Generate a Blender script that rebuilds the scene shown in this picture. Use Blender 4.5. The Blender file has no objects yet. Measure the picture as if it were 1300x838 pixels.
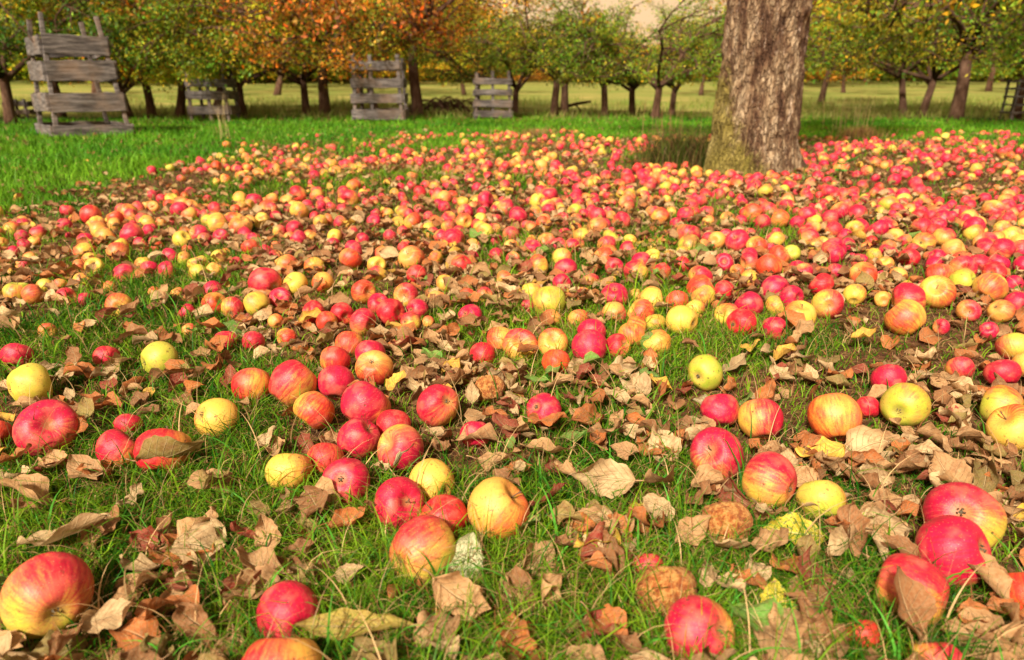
import bpy, math, random
import numpy as np
from mathutils import Vector, Matrix

# ------------------------------------------------------------------ camera, world, sun, exposure
S = bpy.context.scene
COL = S.collection
rng = np.random.default_rng(7)
random.seed(7)
H = 0.47
F = 867.0                     # focal length in photo pixels (photo 1300 wide)
PITCH = math.atan((419 - 112) / F)
cd = bpy.data.cameras.new('camera'); cam = bpy.data.objects.new('camera', cd); COL.objects.link(cam)
cam.location = (0, 0, H); cam.rotation_euler = (math.pi / 2 - PITCH, 0, 0)
cd.sensor_width = 36; cd.lens = F / 1300 * 36
cd.clip_start = 0.02; cd.clip_end = 600
cd.dof.use_dof = True; cd.dof.focus_distance = 1.0; cd.dof.aperture_fstop = 5.8
S.camera = cam

SUN_EL, SUN_AZ = math.radians(42), math.radians(205)      # azimuth from +Y towards +X
W = bpy.data.worlds.new('World'); S.world = W; W.use_nodes = True
wn = W.node_tree.nodes; wl = W.node_tree.links
bg = wn['Background']
sky = wn.new('ShaderNodeTexSky'); sky.sky_type = 'NISHITA'; sky.sun_disc = False
sky.sun_elevation = SUN_EL; sky.sun_rotation = SUN_AZ
sky.air_density = 1.0; sky.dust_density = 6.0; sky.ozone_density = 0.6
tint = wn.new('ShaderNodeMix'); tint.data_type = 'RGBA'; tint.blend_type = 'MULTIPLY'
tint.inputs[0].default_value = 1.0
tint.inputs[7].default_value = (1.26, 0.96, 0.66, 1)      # warm overcast evening light
wl.new(sky.outputs[0], tint.inputs[6])
# thin bright evening cloud spread over the sky, thicker towards the horizon
tc = wn.new('ShaderNodeTexCoord'); sx = wn.new('ShaderNodeSeparateXYZ'); wl.new(tc.outputs['Generated'], sx.inputs[0])
cn = wn.new('ShaderNodeTexNoise'); cn.inputs['Scale'].default_value = 2.6; cn.inputs['Detail'].default_value = 6; wl.new(tc.outputs['Generated'], cn.inputs[0])
hz = wn.new('ShaderNodeMapRange'); wl.new(sx.outputs[2], hz.inputs[0]); hz.inputs[1].default_value = 0.0; hz.inputs[2].default_value = .6; hz.inputs[3].default_value = .55; hz.inputs[4].default_value = .05
ad = wn.new('ShaderNodeMath'); ad.operation = 'MULTIPLY_ADD'; wl.new(cn.outputs[0], ad.inputs[0]); ad.inputs[1].default_value = 1.2; wl.new(hz.outputs[0], ad.inputs[2])
st_ = wn.new('ShaderNodeMapRange'); st_.interpolation_type = 'SMOOTHSTEP'; wl.new(ad.outputs[0], st_.inputs[0]); st_.inputs[1].default_value = .45; st_.inputs[2].default_value = 1.05; st_.inputs[4].default_value = .95
cm_ = wn.new('ShaderNodeMix'); cm_.data_type = 'RGBA'; wl.new(st_.outputs[0], cm_.inputs[0]); wl.new(tint.outputs[2], cm_.inputs[6]); cm_.inputs[7].default_value = (10.5, 6.9, 3.8, 1)
wl.new(cm_.outputs[2], bg.inputs[0])
bg.inputs[1].default_value = 0.060
sd = bpy.data.lights.new('sun', 'SUN'); sun = bpy.data.objects.new('sun', sd); COL.objects.link(sun)
sd.energy = 4.9; sd.angle = math.radians(5); sd.color = (1.0, 0.93, 0.80)
sdir = Vector((math.sin(SUN_AZ) * math.cos(SUN_EL), math.cos(SUN_AZ) * math.cos(SUN_EL), math.sin(SUN_EL)))
sun.rotation_euler = sdir.to_track_quat('Z', 'Y').to_euler()
S.view_settings.view_transform = 'Standard'; S.view_settings.look = 'None'
S.view_settings.gamma = 1; S.view_settings.exposure = 0.82
S.render.engine = 'CYCLES'
S.cycles.use_denoising = True
S.cycles.max_bounces = 5; S.cycles.diffuse_bounces = 3; S.cycles.glossy_bounces = 2
S.cycles.transmission_bounces = 3; S.cycles.transparent_max_bounces = 4

# ------------------------------------------------------------------ maths helpers
CP, SP = math.cos(PITCH), math.sin(PITCH)
def ray(px, py):
    a = (px - 650) / F; b = (419 - py) / F
    return np.array([a, CP + b * SP, -SP + b * CP])
def vnoise(x, y, seed=0):
    x = np.asarray(x, float); y = np.asarray(y, float)
    xi = np.floor(x).astype(np.int64); yi = np.floor(y).astype(np.int64); xf = x - xi; yf = y - yi
    def h(a, b):
        n = (a * 374761393 + b * 668265263 + seed * 974634777) & 0xFFFFFFFF
        n = ((n ^ (n >> 13)) * 1274126177) & 0xFFFFFFFF
        return ((n ^ (n >> 16)) & 0xFFFF) / 65535.0
    u = xf * xf * (3 - 2 * xf); v = yf * yf * (3 - 2 * yf)
    return (h(xi, yi) * (1 - u) + h(xi + 1, yi) * u) * (1 - v) + (h(xi, yi + 1) * (1 - u) + h(xi + 1, yi + 1) * u) * v
def fbm(x, y, seed=0, o=3):
    t = 0; a = 0.5; s = 0
    for k in range(o):
        t = t + a * vnoise(x * 2 ** k, y * 2 ** k, seed + k); s += a; a *= 0.5
    return t / s
def gz(x, y):
    """ground height"""
    x = np.asarray(x, float); y = np.asarray(y, float)
    near = (fbm(x * 1.6, y * 1.6, 3) - 0.5) * 0.035 + (fbm(x * 7, y * 7, 5, 2) - 0.5) * 0.012
    far = np.clip(y - 13, 0, 60) * 0.030 + np.clip(y - 13, 0, 60) * (fbm(x * .05, y * .05, 9, 2) - .5) * 0.006
    return near * np.clip(1.4 - y / 12, 0.2, 1) + far
def ground_at(px, py):
    d = ray(px, py); t = H / -d[2] if d[2] < -1e-3 else 40
    for _ in range(30):
        p = d * t; z = float(gz(p[0], p[1])); 
        if d[2] >= -1e-3: break
        t = (H - z) / -d[2]
    p = d * t
    return np.array([p[0], p[1], float(gz(p[0], p[1]))]), t
def project(x, y, z):
    y = np.asarray(y, float); dz = np.asarray(z, float) - H
    d = y * CP - dz * SP; up = y * SP + dz * CP
    return 650 + F * np.asarray(x) / d, 419 - F * up / d, d

def lush(x, y):
    """0..1: the green grass zone at left and behind the windfalls, from the photo's boundary"""
    px, py, d = project(x, y, gz(x, y))
    bx = [-400, 0, 90, 170, 250, 400, 560, 820, 1100, 1400]
    by = [318, 280, 272, 245, 213, 191, 181, 170, 178, 186]
    b = np.interp(px, bx, by)
    return np.clip((b - py) / np.interp(px, [0, 400, 800], [38, 26, 14]) + 0.5 + (fbm(x * 1.7, y * 1.7, 21) - .5) * 2.4, 0, 1)
def grassy(x, y):
    """0..1 grass patches in the litter"""
    px, py, d = project(x, y, gz(x, y))
    g = fbm(x * 2.3, y * 2.3, 31, 3)
    bias = np.interp(py, [200, 330, 430, 520, 620, 720, 838], [-.10, -.09, -.08, -.02, .04, .05, .05])
    bias = bias + np.where((px < 330) & (py > 250), 0.07, 0) + np.where((px > 880) & (py < 430), -.10, 0)
    for (cx, cy, rx, ry, a) in [(110, 660, 150, 50, .2), (420, 740, 120, 50, .2), (760, 600, 120, 40, .1), (760, 740, 120, 70, .2),
                                (1090, 620, 110, 45, .25), (1060, 760, 100, 70, .2), (250, 460, 100, 30, .15), (700, 530, 60, 20, .1),
                                (640, 470, 120, 14, .1), (590, 400, 60, 16, .15), (800, 640, 60, 30, -.2), (560, 590, 200, 40, -.15), (1230, 470, 120, 60, -.2)]:
        bias = bias + a * np.exp(-((px - cx) / rx) ** 2 - ((py - cy) / ry) ** 2)
    return np.clip((g - 0.5 + bias) * 6 + .5, 0, 1)

# ------------------------------------------------------------------ mesh helpers
def mesh_np(name, V, Fq, uv=None, attrs=None, smooth=True, mat=None):
    """V (n,3), Fq (m,k) faces of k corners; uv per vertex; attrs {name:(type, array per vertex)}"""
    me = bpy.data.meshes.new(name)
    V = np.asarray(V, np.float32); Fq = np.asarray(Fq, np.int32); m, k = Fq.shape
    me.vertices.add(len(V)); me.vertices.foreach_set('co', V.ravel())
    me.loops.add(m * k); me.loops.foreach_set('vertex_index', Fq.ravel())
    me.polygons.add(m); me.polygons.foreach_set('loop_start', np.arange(0, m * k, k, dtype=np.int32))
    me.polygons.foreach_set('use_smooth', np.full(m, smooth))
    if uv is not None:
        l = me.uv_layers.new(name='UVMap'); l.data.foreach_set('uv', np.asarray(uv, np.float32)[Fq.ravel()].ravel())
    for an, (ty, arr) in (attrs or {}).items():
        a = me.attributes.new(an, ty, 'POINT')
        arr = np.asarray(arr, np.float32)
        a.data.foreach_set('color' if ty == 'FLOAT_COLOR' else 'vector' if ty == 'FLOAT_VECTOR' else 'value', arr.ravel())
    me.update(calc_edges=True); me.validate()
    if mat: me.materials.append(mat)
    return me
def link(name, me, parent=None, loc=(0, 0, 0)):
    o = bpy.data.objects.new(name, me); COL.objects.link(o)
    if parent is not None: o.parent = parent
    o.location = loc
    return o
def empty(name, loc, rz=0):
    o = bpy.data.objects.new(name, None); COL.objects.link(o); o.location = loc; o.rotation_euler = (0, 0, rz)
    o.empty_display_size = 0.1
    return o
def tag(o, label=None, cat=None, group=None, kind=None):
    if label: o['label'] = label
    if cat: o['category'] = cat
    if group: o['group'] = group
    if kind: o['kind'] = kind
    return o
class MB:
    def __init__(s): s.v = []; s.f = []; s.n = 0
    def add(s, V, Fs):
        s.v.append(np.asarray(V, float)); s.f += [tuple(i + s.n for i in f) for f in Fs]; s.n += len(V)
    def tube(s, pts, rads, k=8, jitter=0, cap=True):
        pts = [Vector(p) for p in pts]; V = []
        prev = None
        for i, p in enumerate(pts):
            d = (pts[min(i + 1, len(pts) - 1)] - pts[max(i - 1, 0)]).normalized()
            if prev is None:
                a = d.orthogonal().normalized()
            else:
                a = (prev - d * prev.dot(d)).normalized()
            prev = a; b = d.cross(a)
            for j in range(k):
                t = 2 * math.pi * j / k; r = rads[i] * (1 + random.uniform(-jitter, jitter))
                V.append(p + (a * math.cos(t) + b * math.sin(t)) * r)
        Fs = [(i * k + j, i * k + (j + 1) % k, (i + 1) * k + (j + 1) % k, (i + 1) * k + j) for i in range(len(pts) - 1) for j in range(k)]
        if cap:
            n = len(V); V.append(pts[0]); V.append(pts[-1]); e = (len(pts) - 1) * k
            Fs += [(n, (j + 1) % k, j, j) for j in range(k)] + [(n + 1, e + j, e + (j + 1) % k, e + (j + 1) % k) for j in range(k)]
        s.add(V, Fs)
    def board(s, a, b, w, t, up, seg=5, warp=0.006):
        """plank from a to b, width w along up, thickness t, slightly warped with worn edges"""
        a = Vector(a); b = Vector(b); up = Vector(up).normalized(); d = (b - a).normalized(); nrm = d.cross(up).normalized(); up = nrm.cross(d)
        V = []
        for i in range(seg + 1):
            c = a.lerp(b, i / seg) + nrm * random.uniform(-warp, warp) + up * random.uniform(-warp, warp) * .6
            ww = w / 2 + random.uniform(-warp, warp) * .7; c0 = min(w, t) * .18
            for (p, q) in [(-ww + c0, -t / 2), (ww - c0, -t / 2), (ww, -t / 2 + c0), (ww, t / 2 - c0), (ww - c0, t / 2), (-ww + c0, t / 2), (-ww, t / 2 - c0), (-ww, -t / 2 + c0)]:
                V.append(c + up * p + nrm * q)
        Fs = [(i * 8 + j, i * 8 + (j + 1) % 8, (i + 1) * 8 + (j + 1) % 8, (i + 1) * 8 + j) for i in range(seg) for j in range(8)]
        e = seg * 8
        Fs += [(7, 6, 5, 4), (7, 4, 3, 0), (0, 3, 2, 1), (e, e + 1, e + 2, e + 3), (e, e + 3, e + 4, e + 7), (e + 4, e + 5, e + 6, e + 7)]
        s.add(V, Fs)
    def mesh(s, name, mat, smooth=False):
        me = bpy.data.meshes.new(name)
        fs = [tuple(dict.fromkeys(f)) for f in s.f]
        me.from_pydata(np.concatenate(s.v).tolist(), [], fs)
        me.polygons.foreach_set('use_smooth', np.full(len(me.polygons), smooth))
        me.materials.append(mat); me.update()
        return me

# ------------------------------------------------------------------ material helpers
class NT:
    def __init__(s, name):
        s.m = bpy.data.materials.new(name); s.m.use_nodes = True; s.n = s.m.node_tree.nodes; s.l = s.m.node_tree.links
        s.b = s.n['Principled BSDF']; s.out = s.n['Material Output']
    def node(s, t, **kw):
        n = s.n.new(t)
        for k, v in kw.items(): setattr(n, k, v)
        return n
    def plug(s, sock, v):
        if isinstance(v, (int, float)): sock.default_value = v
        elif isinstance(v, tuple): sock.default_value = v if len(v) == len(sock.default_value) else (*v, 1)
        else: s.l.new(v, sock)
    def math(s, op, a, b=0, c=None, clamp=False):
        n = s.node('ShaderNodeMath', operation=op, use_clamp=clamp); s.plug(n.inputs[0], a); s.plug(n.inputs[1], b)
        if c is not None: s.plug(n.inputs[2], c)
        return n.outputs[0]
    def vmath(s, op, a, b=(0, 0, 0), sc=None):
        n = s.node('ShaderNodeVectorMath', operation=op); s.plug(n.inputs[0], a); s.plug(n.inputs[1], b)
        if sc is not None: s.plug(n.inputs[3], sc)
        return n.outputs[1] if op in ('DOT_PRODUCT', 'LENGTH') else n.outputs[0]
    def mix(s, f, a, b, mode='MIX'):
        n = s.node('ShaderNodeMix', data_type='RGBA', blend_type=mode); s.plug(n.inputs[0], f); s.plug(n.inputs[6], a); s.plug(n.inputs[7], b)
        return n.outputs[2]
    def noise(s, vec, scale, detail=3, rough=.55, w=None, col=False):
        n = s.node('ShaderNodeTexNoise')
        if w is not None: n.noise_dimensions = '4D'; s.plug(n.inputs['W'], w)
        if vec is not None: s.l.new(vec, n.inputs['Vector'])
        n.inputs['Scale'].default_value = scale; n.inputs['Detail'].default_value = detail; n.inputs['Roughness'].default_value = rough
        return n.outputs[1 if col else 0]
    def ramp(s, f, pts, interp='LINEAR'):
        n = s.node('ShaderNodeValToRGB'); s.plug(n.inputs[0], f); cr = n.color_ramp; cr.interpolation = interp
        while len(cr.elements) < len(pts): cr.elements.new(.5)
        for e, (p, c) in zip(cr.elements, pts): e.position = p; e.color = (*c, 1) if len(c) == 3 else c
        return n.outputs[0]
    def step(s, v, lo, hi):
        n = s.node('ShaderNodeMapRange', interpolation_type='SMOOTHSTEP'); s.plug(n.inputs[0], v); n.inputs[1].default_value = lo; n.inputs[2].default_value = hi
        return n.outputs[0]
    def sep(s, v):
        n = s.node('ShaderNodeSeparateXYZ'); s.plug(n.inputs[0], v); return n.outputs
    def comb(s, a, b, c):
        n = s.node('ShaderNodeCombineXYZ')
        for i, v in enumerate((a, b, c)): s.plug(n.inputs[i], v)
        return n.outputs[0]
    def bump(s, h, dist, strength=1.0):
        n = s.node('ShaderNodeBump'); s.plug(n.inputs['Height'], h); n.inputs['Distance'].default_value = dist; n.inputs['Strength'].default_value = strength
        s.l.new(n.outputs[0], s.b.inputs['Normal']); return n.outputs[0]
    def attr(s, name, out=0):
        return s.node('ShaderNodeAttribute', attribute_name=name).outputs[out]
    def translucent(s, col, fac):
        t = s.node('ShaderNodeBsdfTranslucent'); s.plug(t.inputs[0], col)
        m = s.node('ShaderNodeMixShader'); m.inputs[0].default_value = fac
        s.l.new(s.b.outputs[0], m.inputs[1]); s.l.new(t.outputs[0], m.inputs[2]); s.l.new(m.outputs[0], s.out.inputs[0])

def apple_material(name, from_attr):
    """skin: ground colour by ripeness, red blush on the +X cheek, streaks, pale lenticels, scabs, russet at both ends"""
    N = NT(name)
    if from_attr:
        P = N.attr('par'); co = N.attr('loc', 1); seed = N.attr('seed', 2)
    else:
        oi = N.node('ShaderNodeObjectInfo'); P = oi.outputs['Color']; seed = N.math('MULTIPLY', oi.outputs['Random'], 50)
        co = N.node('ShaderNodeTexCoord').outputs['Object']
        co = N.attr('loc', 1)
    px, py_, pz = N.sep(P)
    n = N.vmath('NORMALIZE', co); x, y, z = N.sep(n)
    n1 = N.noise(n, 1.6, 3, .5, w=seed)
    rho = N.math('SQRT', N.math('ADD', N.math('MULTIPLY', x, x), N.math('ADD', N.math('MULTIPLY', y, y), .02)))
    sv = N.comb(N.math('DIVIDE', x, rho), N.math('DIVIDE', y, rho), N.math('MULTIPLY', z, .22))
    st = N.noise(sv, 9, 3, .6, w=seed)
    fine = N.noise(n, 22, 3, .7, w=seed)
    raw = N.math('ADD', N.math('MULTIPLY', x, .85), N.math('MULTIPLY', N.math('SUBTRACT', n1, .5), 1.7))
    raw = N.math('ADD', raw, N.math('MULTIPLY', N.math('SUBTRACT', px, .44), 2.3))
    raw = N.math('ADD', raw, N.math('MULTIPLY', N.math('SUBTRACT', st, .5), 1.7))
    raw = N.math('ADD', raw, N.math('MULTIPLY', N.math('SUBTRACT', fine, .5), .9))
    mask = N.step(raw, -.8, .8)
    base = N.ramp(py_, [(0, (.30, .37, .028)), (.3, (.50, .44, .045)), (.55, (.68, .42, .055)), (1, (.66, .27, .06))])
    base = N.mix(N.step(n1, .35, .65), base, N.mix(.45, base, (.72, .38, .09), 'MIX'))
    red = N.ramp(pz, [(0, (.50, .003, .050)), (.5, (.56, .010, .022)), (1, (.66, .085, .012))])
    red = N.mix(N.step(st, .40, .62), red, N.mix(.6, red, (.26, .004, .015)))
    red = N.mix(N.math('MULTIPLY', N.step(n1, .48, .66), .45), red, (.72, .17, .10))
    col = N.mix(mask, base, red)
    vo = N.node('ShaderNodeTexVoronoi'); N.l.new(n, vo.inputs[0]); vo.inputs['Scale'].default_value = 13
    dots = N.step(vo.outputs[0], .17, .08)
    col = N.mix(N.math('MULTIPLY', dots, .5), col, (.74, .48, .22))
    blot = N.step(N.noise(n, 4.5, 4, .7, w=N.math('ADD', seed, 9)), .60, .67)
    col = N.mix(N.math('MULTIPLY', blot, .75), col, (.13, .055, .02))
    vo2 = N.node('ShaderNodeTexVoronoi', voronoi_dimensions='4D'); N.l.new(n, vo2.inputs[0]); N.l.new(seed, vo2.inputs['W']); vo2.inputs['Scale'].default_value = 2.6
    spot = N.step(vo2.outputs[0], .15, .09)
    col = N.mix(N.math('MULTIPLY', spot, .85), col, (.10, .04, .02))
    col = N.mix(N.math('MULTIPLY', N.step(N.noise(n, 26, 2, .5, w=N.math('ADD', seed, 3)), .61, .68), .65), col, (.16, .05, .02))
    wnz = N.node('ShaderNodeTexWhiteNoise', noise_dimensions='1D'); N.plug(wnz.inputs['W'], seed)
    bru = N.math('MULTIPLY', N.math('MULTIPLY', N.step(wnz.outputs[0], .70, .74), 1.0 if from_attr else oi.outputs['Alpha']), N.step(N.noise(n, .9, 4, .6, w=N.math('ADD', seed, 21)), .52, .56))
    col = N.mix(N.math('MULTIPLY', bru, .85), col, N.ramp(N.noise(n, 7, 3, .6, w=seed), [(.35, (.17, .055, .018)), (.65, (.36, .15, .045))]))
    za = N.math('ABSOLUTE', z)
    rus = N.step(N.math('ADD', za, N.math('MULTIPLY', N.math('SUBTRACT', fine, .5), .22)), .92, .99)
    col = N.mix(N.math('MULTIPLY', rus, .6), col, (.30, .20, .06))
    N.plug(N.b.inputs['Base Color'], col)
    N.plug(N.b.inputs['Roughness'], N.math('ADD', .47 if from_attr else .36, N.math('MULTIPLY', fine, .2)))
    N.b.inputs['Specular IOR Level'].default_value = .4
    N.b.inputs['Subsurface Weight'].default_value = 0.0
    N.bump(N.math('ADD', N.math('MULTIPLY', fine, .3), N.math('SUBTRACT', N.math('MULTIPLY', n1, .8), N.math('MULTIPLY', spot, .6))), .003 if not from_attr else .002, .5)
    return N.m
M = {}
M['apple'] = apple_material('apple_skin', False)
M['apples'] = apple_material('apple_skin_mass', True)
def rotten_material():
    N = NT('rotten_apple_skin')
    co = N.attr('loc', 1); n = N.vmath('NORMALIZE', co)
    a = N.noise(n, 5, 5, .7); b = N.noise(n, 26, 3, .7)
    col = N.ramp(a, [(.3, (.20, .045, .012)), (.47, (.42, .12, .022)), (.53, (.55, .24, .06)), (.66, (.62, .34, .10))])
    vo = N.node('ShaderNodeTexVoronoi'); N.l.new(n, vo.inputs[0]); vo.inputs['Scale'].default_value = 17
    col = N.mix(N.step(vo.outputs[0], .22, .12), col, (.62, .36, .13))
    N.plug(N.b.inputs['Base Color'], col); N.b.inputs['Roughness'].default_value = .6
    N.bump(N.math('ADD', a, N.math('MULTIPLY', b, .4)), .008, .9)
    return N.m
M['rotten'] = rotten_material()
def plain(name, c1, c2, scale=30, rough=.75, bump=.001, vec='Object'):
    N = NT(name); co = N.node('ShaderNodeTexCoord').outputs[vec]
    a = N.noise(co, scale, 4, .65)
    N.plug(N.b.inputs['Base Color'], N.ramp(a, [(.3, c1), (.7, c2)])); N.b.inputs['Roughness'].default_value = rough
    N.bump(a, bump); return N.m
M['stem'] = plain('apple_stem_wood', (.09, .05, .02), (.20, .12, .05), 200)
M['calyx'] = plain('apple_calyx', (.05, .03, .015), (.20, .16, .09), 300)
M['stalk'] = plain('leaf_stalk', (.30, .18, .08), (.45, .26, .12), 100)

def leaf_material(name, from_attr):
    N = NT(name)
    if from_attr: C = N.attr('par'); seed = N.attr('seed', 2)
    else:
        oi = N.node('ShaderNodeObjectInfo'); C = oi.outputs['Color']; seed = N.math('MULTIPLY', oi.outputs['Random'], 40)
    uv = N.node('ShaderNodeTexCoord').outputs['UV']; u, v, _ = N.sep(uv)       # u across -1..1 stored 0..1, v along
    ac = N.math('ABSOLUTE', N.math('MULTIPLY', N.math('SUBTRACT', u, .5), 2))
    mid = N.step(ac, .07, .02)
    sv = N.math('PINGPONG', N.math('SUBTRACT', N.math('MULTIPLY', v, 8), N.math('MULTIPLY', ac, 2.2)), .5)
    side = N.math('MULTIPLY', N.step(sv, .07, .02), N.step(ac, 1.0, .7))
    vein = N.math('MAXIMUM', mid, N.math('MULTIPLY', side, .7))
    a = N.noise(uv, 3.5, 5, .7, w=seed); b = N.noise(uv, 16, 4, .7, w=seed)
    col = N.mix(N.step(a, .40, .68), C, N.mix(.65, C, (.20, .075, .025)))
    col = N.mix(N.math('MULTIPLY', N.step(b, .35, .75), .35), col, N.mix(.5, col, (.75, .60, .35)))
    sp = N.step(N.noise(uv, 22, 3, .6, w=N.math('ADD', seed, 5)), .64, .70)
    col = N.mix(N.math('MULTIPLY', sp, .6), col, (.10, .07, .02))
    col = N.mix(N.math('MULTIPLY', vein, .65), col, N.mix(.5, col, (.62, .48, .25)))
    N.plug(N.b.inputs['Base Color'], col); N.b.inputs['Roughness'].default_value = .7; N.b.inputs['Specular IOR Level'].default_value = .2
    N.bump(N.math('ADD', N.math('MULTIPLY', vein, -.8), N.math('MULTIPLY', a, 1.1)), .003, .8)
    N.translucent(col, .22)
    return N.m
M['leaf'] = leaf_material('dry_leaf', False)
M['leaves'] = leaf_material('dry_leaf_litter', True)
def speckled():
    N = NT('speckled_yellow_leaf')
    oi = N.node('ShaderNodeObjectInfo'); C = oi.outputs['Color']
    uv = N.node('ShaderNodeTexCoord').outputs['UV']; u, v, _ = N.sep(uv)
    ac = N.math('ABSOLUTE', N.math('MULTIPLY', N.math('SUBTRACT', u, .5), 2))
    sv = N.math('PINGPONG', N.math('SUBTRACT', N.math('MULTIPLY', v, 8), N.math('MULTIPLY', ac, 2.2)), .5)
    vein = N.math('MAXIMUM', N.step(ac, .08, .02), N.math('MULTIPLY', N.step(sv, .09, .02), .8))
    b = N.noise(uv, 12, 4, .75)
    col = N.mix(N.step(b, .50, .60), C, (.10, .15, .03))
    col = N.mix(N.math('MULTIPLY', vein, .7), col, N.mix(.5, C, (.75, .70, .40)))
    N.plug(N.b.inputs['Base Color'], col); N.b.inputs['Roughness'].default_value = .55
    N.bump(N.math('ADD', N.math('MULTIPLY', vein, -.8), b), .002, .7)
    N.translucent(col, .2); return N.m
M['speckled'] = speckled()
def attr_leafy(name, rough, trans, objtint=False, spec=.3):
    N = NT(name); C = N.attr('par')
    if objtint:
        oi = N.node('ShaderNodeObjectInfo'); C = N.mix(1.0, C, oi.outputs['Color'], 'MULTIPLY')
    N.plug(N.b.inputs['Base Color'], C); N.b.inputs['Roughness'].default_value = rough; N.b.inputs['Specular IOR Level'].default_value = spec
    N.translucent(C, trans); return N.m
M['grass'] = attr_leafy('grass_blades', .5, .25, spec=.1)
M['foliage'] = attr_leafy('tree_foliage', .55, .35, True)

def ground_material():
    N = NT('orchard_ground')
    geo = N.node('ShaderNodeNewGeometry').outputs['Position']
    green = N.attr('green', 2); x, y, z = N.sep(geo)
    a = N.noise(geo, 9, 5, .7); b = N.noise(geo, 60, 4, .7); c = N.noise(geo, .8, 4, .6)
    soil = N.ramp(b, [(.3, (.030, .013, .006)), (.5, (.085, .038, .016)), (.7, (.22, .115, .05))])
    turf = N.ramp(b, [(.3, (.012, .028, .004)), (.55, (.035, .08, .008)), (.72, (.10, .11, .025))])
    near = N.mix(N.step(N.math('ADD', green, N.math('MULTIPLY', N.math('SUBTRACT', a, .5), 1.0)), .3, .6), soil, turf)
    mv = N.comb(N.math('MULTIPLY', x, .12), N.math('MULTIPLY', y, .9), 0)
    m = N.noise(mv, 1.2, 5, .65)
    meadow = N.ramp(m, [(.3, (.12, .15, .028)), (.5, (.22, .215, .05)), (.68, (.36, .27, .09))])
    meadow = N.mix(N.step(c, .4, .65), meadow, N.mix(.6, meadow, (.12, .18, .03)))
    far = N.step(N.math('ADD', y, N.math('MULTIPLY', N.math('SUBTRACT', a, .5), 3)), 11.5, 13.5)
    N.plug(N.b.inputs['Base Color'], N.mix(far, near, meadow)); N.b.inputs['Roughness'].default_value = .95
    N.b.inputs['Specular IOR Level'].default_value = .1
    N.bump(N.math('ADD', a, b), .02, .6); return N.m
M['ground'] = ground_material()
def wood_material():
    N = NT('weathered_grey_wood')
    co = N.node('ShaderNodeTexCoord').outputs['Object']
    x, y, z = N.sep(co)
    v = N.comb(N.math('MULTIPLY', x, 1.0), N.math('MULTIPLY', y, 1.0), N.math('MULTIPLY', z, 9))
    a = N.noise(v, 5, 5, .7); b = N.noise(co, 3, 3, .6)
    col = N.ramp(a, [(.32, (.018, .014, .013)), (.48, (.085, .070, .064)), (.68, (.23, .20, .185))])
    col = N.mix(N.step(b, .45, .75), col, N.mix(.5, col, (.30, .19, .12)))
    N.plug(N.b.inputs['Base Color'], col); N.b.inputs['Roughness'].default_value = .85
    N.bump(a, .008); return N.m
M['wood'] = wood_material()
def bark_material(name, big):
    N = NT(name); co = N.node('ShaderNodeTexCoord').outputs['Object']
    x, y, z = N.sep(co)
    v = N.comb(x, y, N.math('MULTIPLY', z, .30))
    s = 1.0 if big else 2
    a = N.noise(v, 11 * s, 6, .78); b = N.noise(v, 42 * s, 4, .7); c = N.noise(co, 3.2, 3, .6)
    vo = N.node('ShaderNodeTexVoronoi', feature='DISTANCE_TO_EDGE'); N.l.new(N.vmath('ADD', v, N.vmath('SCALE', N.noise(v, 12, 4, .6, col=True), sc=.16)), vo.inputs[0]); vo.inputs['Scale'].default_value = 34 * s
    crack = N.step(vo.outputs[0], .16, .0)
    if big:
        col = N.ramp(a, [(.34, (.030, .014, .008)), (.45, (.12, .062, .034)), (.53, (.24, .155, .085)), (.64, (.48, .36, .225))])
        col = N.mix(N.math('MULTIPLY', N.math('MULTIPLY', crack, N.step(c, .25, .5)), .6), col, (.075, .032, .016))
        col = N.mix(N.math('MULTIPLY', N.step(b, .56, .7), .5), col, (.66, .50, .37))
        # moss grows at the foot and up the left flank
        mo = N.math('ADD', N.math('MULTIPLY', x, -4.2), N.math('SUBTRACT', N.math('MULTIPLY', c, 1.3), N.math('MULTIPLY', z, 1.9)))
        mo = N.math('ADD', mo, N.math('MULTIPLY', N.math('SUBTRACT', b, .5), 1.0))
        moss = N.step(mo, .38, .80)
        col = N.mix(N.math('MULTIPLY', moss, .75), col, N.ramp(b, [(.3, (.09, .075, .012)), (.65, (.30, .25, .045))]))
    else:
        col = N.ramp(a, [(.3, (.05, .022, .014)), (.5, (.12, .06, .035)), (.7, (.24, .14, .09))])
    N.plug(N.b.inputs['Base Color'], col); N.b.inputs['Roughness'].default_value = .9
    N.b.inputs['Specular IOR Level'].default_value = .2
    N.bump(N.math('ADD', N.math('MULTIPLY', crack, -.5), N.math('ADD', N.math('MULTIPLY', a, 1.6), N.math('MULTIPLY', b, .6))), .030 if big else .01, 1.0)
    return N.m
M['bark'] = bark_material('rough_flaking_bark', True)
M['bark2'] = bark_material('dark_orchard_bark', False)

# ------------------------------------------------------------------ ground: one sheet to the horizon
def build_ground():
    ys = np.concatenate([np.linspace(-2, 0.2, 12), np.linspace(.25, 3, 90), np.geomspace(3.05, 14, 110), np.geomspace(14.5, 300, 60)])
    us = np.linspace(-1, 1, 181)
    Y, U = np.meshgrid(ys, us, indexing='ij'); X = U * (2.2 + np.abs(Y) * 1.5)
    Z = gz(X, Y)
    gr = np.maximum(lush(X, np.maximum(Y, .3)), grassy(X, np.maximum(Y, .3)) * .8)
    V = np.stack([X, Y, Z], -1).reshape(-1, 3); w = len(us)
    i = np.arange((len(ys) - 1) * w).reshape(len(ys) - 1, w)[:, :-1].ravel()
    me = mesh_np('ground', V, np.stack([i, i + 1, i + w + 1, i + w], 1), attrs={'green': ('FLOAT', gr.ravel())}, mat=M['ground'])
    tag(link('ground', me), kind='structure', label='orchard ground of soil, leaf litter and turf rising to a pale meadow')
build_ground()

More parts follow.
